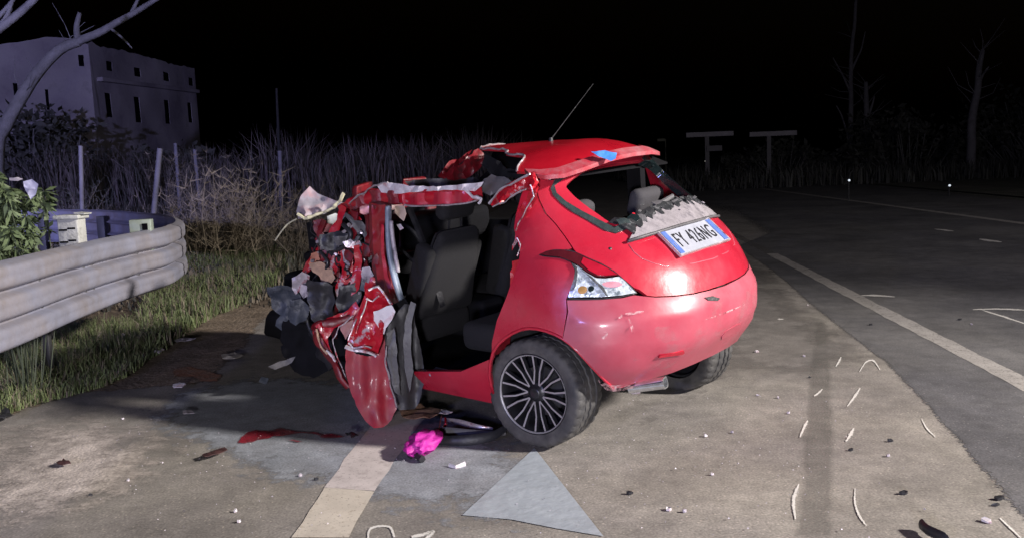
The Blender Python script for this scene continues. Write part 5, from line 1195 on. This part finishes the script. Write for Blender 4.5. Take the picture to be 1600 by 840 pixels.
# leafy bush behind the rail at the left edge
bu = empty('leafy_bush', D(30, 392, 5.3).xy.to_3d(), 'leafy green bush growing behind the guard rail at the left edge', 'bush')
rd = random.Random(9); mb = MB(); lf = MB(); base = D(20, 392, 5.5); base.z = 0
for i in range(30):
    a = rd.random() * 2 * pi; rr = rd.uniform(0, .34); top = base + Vector((cos(a) * rr - .12, sin(a) * rr * .8 + .1, rd.uniform(1.05, 1.50) - rr * .5))
    st = base + Vector((cos(a) * rr * .4, sin(a) * rr * .4, 0)); mid = st.lerp(top, .5) + Vector((rd.uniform(-.08, .08), rd.uniform(-.08, .08), 0)); P = catmull([tuple(st), tuple(mid), tuple(top), tuple(top + Vector((rd.uniform(-.08, .1), rd.uniform(-.08, .05), -.03)))], False, 5)
    mb.tube(P, .004, 4, cap=False)
    for p in P[2:]:
        if p.z < .72: continue
        for _ in range(11):
            d = Vector((rd.gauss(0, 1), rd.gauss(0, 1), rd.gauss(-.3, .6))).normalized(); s = rd.uniform(.035, .095); sdv = d.cross(Vector((rd.gauss(0, 1), rd.gauss(0, 1), rd.gauss(0, 1)))).normalized() * s * .17; q = p + d * .01; e = q + d * s + Vector((0, 0, -.25 * s))
            lf.add([q, q + (e - q) * .5 + sdv, e, q + (e - q) * .5 - sdv], [(0, 1, 2, 3)])
mb.build('stems', mat('green_stem', (.035, .045, .025), .7, 0, .3, 8), bu); lf.build('foliage', m_leaf, bu)
o = sheet('pale_bag', [(36, 284, 5.3), (50, 280, 5.3), (60, 288, 5.3), (56, 304, 5.3), (48, 312, 5.3), (40, 298, 5.3)], mat('lavender_bag', (.34, .34, .48), .5, 0, .2, 10), None, .03, 12, .006, 6, 3, 1.5); tag(o, 'pale lavender scrap of plastic caught in the leafy bush', 'plastic scrap')
o = sheet('pale_strip', [(14, 278, 5.35), (28, 277, 5.35), (36, 280, 5.35), (28, 283, 5.35), (15, 282, 5.35)], m_prim, None, .02, 12, .006, 6, 4, .8); tag(o, 'thin pale strip caught at the top of the leafy bush', 'plastic scrap')

def twig_bush(label, x, y, h, r, n, m_, seed, name='dry_bush', leaf=None):
    e = empty(name, (x, y, 0), label, 'bush'); rd = random.Random(seed); mb = MB(); lf = MB()
    for i in range(n):
        a = rd.random() * 2 * pi; q = Vector((x + rd.gauss(0, r * .3), y + rd.gauss(0, r * .3), 0)); P = [q]; dirv = Vector((cos(a) * rd.uniform(.1, .8), sin(a) * rd.uniform(.1, .8), 1)).normalized(); L = h * rd.uniform(.5, 1.1)
        for k_ in range(4): q = q + dirv * L / 4; dirv = (dirv + Vector((rd.gauss(0, .2), rd.gauss(0, .2), rd.gauss(0, .08)))).normalized(); P.append(q)
        mb.tube(P, [.009, .007, .005, .004, .002], 3, cap=False)
        for p in P[1:]:
            for _ in range(5):
                d = Vector((rd.gauss(0, .6), rd.gauss(0, .6), rd.uniform(.1, 1))).normalized(); s = rd.uniform(.06, .28); sv = d.cross(Vector((rd.gauss(0, 1), rd.gauss(0, 1), .1))).normalized() * .006
                lf.add([p - sv, p + sv, p + d * s], [(0, 1, 2)])
    mb.build('stems', m_, e); lf.build('foliage', leaf or m_, e)
b1 = G(400, 400); twig_bush('dry straw coloured bush left of the wreck, the nearest one', -4.5, 14.2, 1.45, 1.2, 110, mat('straw_twig', (.30, .25, .18), .9, 0, .3, 5), 1, leaf=mat('straw_leaf', (.30, .25, .18), .9, 0, .4, 3))
twig_bush('low dry bush partly behind the torn hood of the wreck', -3.3, 13.6, 1.15, .5, 40, m_twig, 2, leaf=m_dry)
twig_bush('taller brown bush farther back in the field left of the wreck', -6.4, 17.5, 1.9, .9, 60, m_twig, 3, leaf=m_dry)
twig_bush('brown bush behind the curve of the guard rail', -8.6, 17.0, 1.4, .9, 45, m_twig, 4, leaf=m_leafd)

def bush_mass(label, c, size, n, seed, name='dark_bush', leafs=.35, m_=m_leafd):
    e = empty(name, (c[0], c[1], 0), label, 'bush'); rd = random.Random(seed); mb = MB(); tr = MB()
    for i in range(n):
        p = Vector((c[0] + rd.uniform(-1, 1) * size[0] / 2, c[1] + rd.uniform(-1, 1) * size[1] / 2, 0)); f = 1 - .5 * abs((p.x - c[0]) / size[0] * 2) ** 2
        hh = size[2] * rd.uniform(.3, 1) * f
        foliage(mb, [(p.x, p.y, hh)], 26, .5 * size[2] * .4, leafs, rd); tr.tube([(c[0] + (p.x - c[0]) * .5, p.y, 0), (p.x, p.y, hh)], .03, 4, cap=False)
    mb.build('foliage', m_, e); tr.build('stems', m_bark, e)
bush_mass('dark bush at the foot of the ruined building, left one', (-19.5, 36, 0), (7, 4, 4.2), 70, 21)
bush_mass('dark bush between the leaning branch and the ruined building', (-24.5, 33, 0), (6, 4, 4.0), 60, 22)
twig_bush('tangled scrub in front of the reeds below the thin dark pole', -9.5, 26, 2.0, 1.4, 70, m_twig, 31, leaf=m_leafd)
twig_bush('tangled scrub in front of the reeds behind the wreck', -5.2, 25, 1.8, 1.5, 70, m_twig, 32, leaf=m_leafd)
bush_mass('dark bush under the right hand end of the ruined building', (-13.8, 37, 0), (5, 4, 2.6), 50, 23)
bush_mass('bluish bush mass at the right edge of the picture', (27.5, 44, 0), (9, 5, 4.2), 90, 24)
bush_mass('dark bush left of the bluish bush mass across the road', (20.5, 46, 0), (5, 5, 3.2), 60, 25)
bush_mass('low dark bush between the two bare trees across the road', (15.5, 50, 0), (6, 4, 2.0), 50, 26)

# fence posts: slender pale stakes
gP = 'pale stakes standing in the field behind the guard rail'
for (x0, y0, x1, y1, Y, r, lab) in [(128, 318, 126, 228, 13.5, .034, 'upright pale stake farthest left behind the guard rail'), (241, 325, 250, 232, 13.5, .042, 'thickest pale stake, leaning right behind the guard rail end'),
                                (276, 252, 274, 224, 24, .05, 'short far stake just right of the thick leaning stake'), (308, 276, 304, 234, 24, .05, 'short far stake below the right corner of the ruined building'), (438, 266, 437, 236, 24, .06, 'short far stake beneath the thin dark pole'), ]:
    a, b = D(x0, y0 + 14, Y), D(x1, y1, Y); a.z = max(0, min(a.z, .3))
    a2 = D(x0, y0, Y); dirv = b - a2; a = a2 - dirv.normalized() * max(0, a2.z) if a2.z > 0 else a2
    mb = MB(); mb.tube([a, a.lerp(b, .5), b], r, 7); tag(mb.build('stake', mat('stake_concrete', (.13, .125, .15), .9, 0, .25, 6), None, True, 60), lab, 'stake', gP)
a, b = D(437, 262, 30), D(432, 138, 30); mb = MB(); mb.tube([a - (b - a).normalized() * 1.2, b], [.06, .04], 8); tag(mb.build('thin_pole', mat('dark_pole', (.012, .012, .014), .8), None, True), 'thin dark pole rising above the reeds', 'pole')

m_bkd = mat('dim_bark', (.17, .16, .18), .9, 0, .3, 5)
# bare trees
def branch(mb, P, r0, r1, n=7):
    Q = catmull([tuple(p) for p in P], False, 5); k_ = len(Q)
    Q = [q + Vector((nz(q, .9, 1), nz(q, .9, 5), nz(q, .9, 8))) * .06 for q in Q]
    mb.tube(Q, [r0 + (r1 - r0) * i / (k_ - 1) for i in range(k_)], n); return Q
def twigs(mb, Q, rd, n, L, r):
    for _ in range(n):
        p = rd.choice(Q[len(Q) // 3:]); d = Vector((rd.gauss(0, 1), rd.gauss(0, .6), rd.uniform(.1, 1.2))).normalized(); l = L * rd.uniform(.4, 1); m1 = p + d * l * .5 + Vector((rd.gauss(0, .05), rd.gauss(0, .05), 0)); mb.tube([p, m1, m1 + (d + Vector((rd.gauss(0, .4), rd.gauss(0, .4), .2))).normalized() * l * .5], [r, r * .6, r * .3], 4, cap=False)
tr = empty('bare_tree', (D(0, 205, 22).x - .4, 22, 0), 'bare pale tree leaning across the front of the ruined building', 'tree')
rd = random.Random(4); t = MB(); l = MB(); Yt = 22
b0 = D(-14, 250, Yt); b0.z = 0
Q = branch(t, [b0, D(-8, 235, Yt), D(8, 195, Yt), D(30, 155, Yt), D(62, 112, Yt), D(95, 78, Yt), D(125, 66, Yt)], .20, .12); t.build('trunk', m_bark, tr, True, 180)
Q1 = branch(l, [D(122, 66, Yt), D(160, 50, Yt), D(190, 32, Yt), D(225, 12, Yt), D(255, -6, Yt)], .11, .05); Q2 = branch(l, [D(124, 68, Yt), D(121, 45, Yt), D(125, 22, Yt)], .09, .05); branch(l, [D(205, 20, Yt), D(214, 2, Yt), D(218, -12, Yt)], .05, .03); branch(l, [D(175, 45, Yt), D(192, 60, Yt), D(207, 76, Yt)], .04, .015)
twigs(l, Q1 + Q2 + Q, rd, 16, 1.1, .016); l.build('branches', m_bark, tr, True, 180)
tr = empty('bare_tree', (D(-60, 60, 16).x, 16, 0), 'pale bare tree whose branch crosses the top left corner', 'tree')
t = MB(); l = MB(); q0 = D(-90, 150, 16); q0.z = 0; branch(t, [q0, D(-80, 150, 16), D(-60, 90, 16)], .16, .12); t.build('trunk', m_bark, tr, True, 180)
branch(l, [D(-60, 90, 16), D(-10, 52, 16), D(25, 24, 16), D(60, -8, 16)], .09, .06); branch(l, [D(-20, 62, 16), D(8, 30, 16), D(20, -5, 16)], .06, .03); branch(l, [D(-60, 90, 16), D(0, 25, 16), D(35, -20, 16)], .05, .03); l.build('branches', m_bark, tr, True, 180)
for (lab, Yt, pts, side, r0, seed) in [
    ('tall bare tree trunk standing across the road, the left one of two', 52, [(1327, 262), (1327, 238), (1330, 180), (1329, 120), (1333, 60), (1338, 0)], [[(1327, 215), (1318, 190), (1306, 165)], [(1330, 150), (1318, 120), (1302, 90)], [(1331, 110), (1345, 80), (1352, 50)]], .20, 1),
    ('shorter pale trunk close to the right of the tall bare tree', 50, [(1352, 262), (1355, 232), (1354, 190), (1353, 150), (1352, 128)], [[(1354, 190), (1362, 165), (1366, 150)]], .24, 2),
    ('pale leaning trunk rising from the bushes near the right edge', 40, [(1516, 262), (1520, 190), (1526, 140), (1532, 100), (1536, 78)], [[(1526, 140), (1534, 120), (1546, 104)]], .22, 3)]:
    P = [D(x, y, Yt) for x, y in pts]; P[0].z = 0
    tr = empty('bare_tree', (P[0].x, P[0].y, 0), lab, 'tree'); t = MB(); l = MB(); rd = random.Random(seed + 40)
    Q = branch(t, P, r0, r0 * .45); t.build('trunk', m_bkd, tr, True, 180)
    for s in side: l2 = MB(); branch(l2, [D(x, y, Yt) for x, y in s], r0 * .4, r0 * .15); l2.build('branch', m_bkd, tr, True, 180)
    twigs(l, Q, rd, 14, 2.0, .03); l.build('twigs', m_bkd, tr, True, 180)['kind'] = 'stuff'

# T shaped boards beyond the road and small distant things
for (x0, x1, y, px, pb, lab, cl) in [(1072, 1146, 210, 1105, 262, 'left one of two dim T shaped road boards in the distance', 1), (1171, 1245, 209, 1202, 262, 'right one of two dim T shaped road boards in the distance', 0)]:
    Yt = 44; a, b = D(x0, y, Yt), D(x1, y, Yt); c = (a + b) / 2; p = D(px, y, Yt)
    e = empty('road_board', (p.x, p.y, 0), lab, 'road board'); mb = MB(); mb.box(c, ((b - a).length, .10, .24), bev=.02); mb.build('board', mat('grey_board', (.30, .28, .31), .7, 0, .2, 2), e)
    mb = MB(); mb.box((p.x, p.y + .08, p.z / 2), (.22, .08, p.z), bev=.01); mb.build('post', mat('grey_post', (.16, .15, .165), .7, 0, .2, 2), e)
    if cl: mb = MB(); q = D(1116, 232, Yt); mb.box(q, (.8, .08, .28), bev=.02); mb.build('side_plate', mat('grey_post', (0, 0, 0)), e)
p = D(1103, 252, 60); mb = MB(); mb.lathe([(0, .04), (.06, .02), (.07, -.02), (0, -.04)], Matrix.Translation(p) @ Matrix.Rotation(-pi / 2, 4, 'Z'), 12); e = empty('distant_reflector', (p.x, p.y, 0), 'tiny white reflector made to glow on a short mast far down the road', 'lamp'); mb.build('bulb_or_reflector', m_lit, e); mb = MB(); mb.tube([(p.x, p.y + .06, 0), (p.x, p.y + .06, p.z)], .02, 6); mb.build('mast', m_bkd, e)  # reflector given a glow of its own, not a lamp
m_lit2 = mat('dim_reflector_glow', (1, 1, 1), .5, emit=(.8, .9, 1), estr=.8)  # glow put into roadside reflectors that have no light of their own
for (x, y, lab) in [(1327, 282, 'tiny pale reflector made to glow on the verge under the bare trees'), (1484, 290, 'tiny pale reflector made to glow on the verge near the right edge')]:
    p = D(x, y, 24); e = empty('glowing_reflector', (p.x, p.y, 0), lab, 'glowing reflector'); mb = MB(); mb.lathe([(0, .02), (.028, .01), (.03, -.02), (0, -.03)], Matrix.Translation(p) @ Matrix.Rotation(-pi / 2, 4, 'Z'), 10); mb.build('lens', m_lit2, e); mb = MB(); mb.tube([(p.x, p.y + .04, 0), (p.x, p.y + .04, p.z + .05)], .02, 6); mb.build('stake', m_blk, e)
mb = MB(); p = D(1033, 219, 50); mb.box(p, (.45, .06, .16), bev=.02); mb.tube([(p.x + .25, p.y, 0), (p.x + .25, p.y, p.z + .05)], .03, 6); tag(mb.build('small_sign', mat('olive_sign', (.12, .12, .08), .6)), 'small dim sign plate on a thin post just right of the car roof', 'sign')

# ------------------------------------------------------------------ the ruined building
bd = empty('ruined_building', (-21.3, 50, 0), 'roofless two storey ruin with small square and tall narrow window openings', 'building')
PR_ = Vector((D(311, 200, 56.2).x, 56.2, 0)); PL_ = Vector((D(150, 200, 43.6).x, 43.6, 0)); PF_ = Vector((D(-190, 200, 38).x, 38, 0))
def facade(name, A, C, top, wins, z0=-.5, m_=m_wall, inset=.03):
    ax = (C - A); L = ax.length; ax.normalize(); nn = Vector((ax.y, -ax.x, 0))
    if nn.dot(-A) < 0: nn = -nn
    tp_ = []
    for (t0, h0), (t1, h1) in zip(top, top[1:]):
        n_ = max(1, int(abs(t1 - t0) * L / .35))
        for k_ in range(n_): q_ = k_ / n_; x_ = (t0 + (t1 - t0) * q_) * L; tp_.append((t0 + (t1 - t0) * q_, h0 + (h1 - h0) * q_ + (.16 * noise.noise(Vector((x_ * 1.3, 1, 4))) + .10 * noise.noise(Vector((x_ * 4, 2, 4)))) * (k_ > 0)))
    top = tp_ + [top[-1]]
    out = [(0, z0), (L, z0)] + [(t * L, z) for t, z in top]
    holes = [[(a, b), (c, b), (c, d), (a, d)] for a, b, c, d in wins]
    mapf = lambda x, z, off: A + ax * x + Vector((0, 0, z)) + nn * (off + .05 * noise.noise(Vector((x * .6, z * .6, 3))))
    o = panel(name, out, mapf, m_, bd, holes=holes, step=1.1, thick=inset, smooth=False)
    for a, b, c, d in wins:
        q = [A + ax * x + Vector((0, 0, z)) - nn * (inset + .02) for x, z in ((a - .2, b - .2), (c + .2, b - .2), (c + .2, d + .2), (a - .2, d + .2))]; mk('window', q, [(0, 1, 2, 3)], m_void, bd)
    return ax, nn, L
def on_f(A, C, px, py):                # (distance along, height) of a photo position on the facade plane
    ax = (C - A).normalized(); nn = Vector((ax.y, -ax.x, 0)); r = ray(px, py); t = (A - EYE).dot(nn) / r.dot(nn); p = EYE + r * t; return ((p - A).dot(ax), p.z)
wins = []
for x0, y0, x1, y1 in [(165, 95, 176, 112), (209, 105, 220, 121), (255, 112, 265, 128), (294, 121, 302, 135), (164, 145, 176, 184), (209, 151, 221, 192), (256, 156, 266, 194), (293, 160, 301, 192)]:
    a = on_f(PL_, PR_, x0, y0); b = on_f(PL_, PR_, x1, y1); wins.append((a[0], b[1], b[0], a[1]))
topn = []
for px, py in [(311, 109), (280, 103), (255, 96), (212, 84), (180, 77), (150, 71)]:
    a = on_f(PL_, PR_, px, py); topn.append((a[0] / (PR_ - PL_).length, a[1]))
topn[0] = (1, topn[0][1]); topn[-1] = (0, topn[-1][1])
ax, nn, L = facade('main_wall', PL_, PR_, topn, wins)
c0_, c1_ = on_f(PL_, PR_, 152, 124), on_f(PL_, PR_, 309, 144)
mb = MB(); a = PL_ + ax * c0_[0] + Vector((0, 0, c0_[1])) + nn * .12; b = PL_ + ax * (L - .05) + Vector((0, 0, c1_[1])) + nn * .12; cc = (a + b) / 2
mb.box(cc, ((b - a).length, .3, .22), Matrix((( b - a).normalized(), nn, (b - a).normalized().cross(nn) )).transposed(), bev=.04); mb.build('cornice', m_wall, bd)
mb = MB(); a = PR_ + Vector((0, 0, 3)); bk = PR_ - nn * 9
mb.add([PR_ + Vector((0, 0, -.5)), bk + Vector((0, 0, -.5)), bk + Vector((0, 0, topn[0][1] - .3)), PR_ + Vector((0, 0, topn[0][1]))], [(0, 1, 2, 3)]); mb.build('end_wall', m_wall, bd)
wins = []
for x0, y0, x1, y1 in [(122, 86, 132, 104), (70, 140, 78, 172), (20, 130, 30, 160)]:
    a = on_f(PF_, PL_, x0, y0); b = on_f(PF_, PL_, x1, y1); wins.append((a[0], b[1], b[0], a[1]))
topn = []
for px, py in [(150, 71), (130, 66), (105, 60), (70, 58), (40, 64), (0, 70), (-60, 72), (-190, 76)]:
    a = on_f(PF_, PL_, px, py); topn.append((a[0] / (PL_ - PF_).length, a[1]))
topn[0] = (1, topn[0][1]); topn[-1] = (0, topn[-1][1])
facade('side_wall', PF_, PL_, topn, wins, m_=m_wall)
print('triangles', sum(len(o.data.polygons) for o in bpy.data.objects if o.type == 'MESH'))
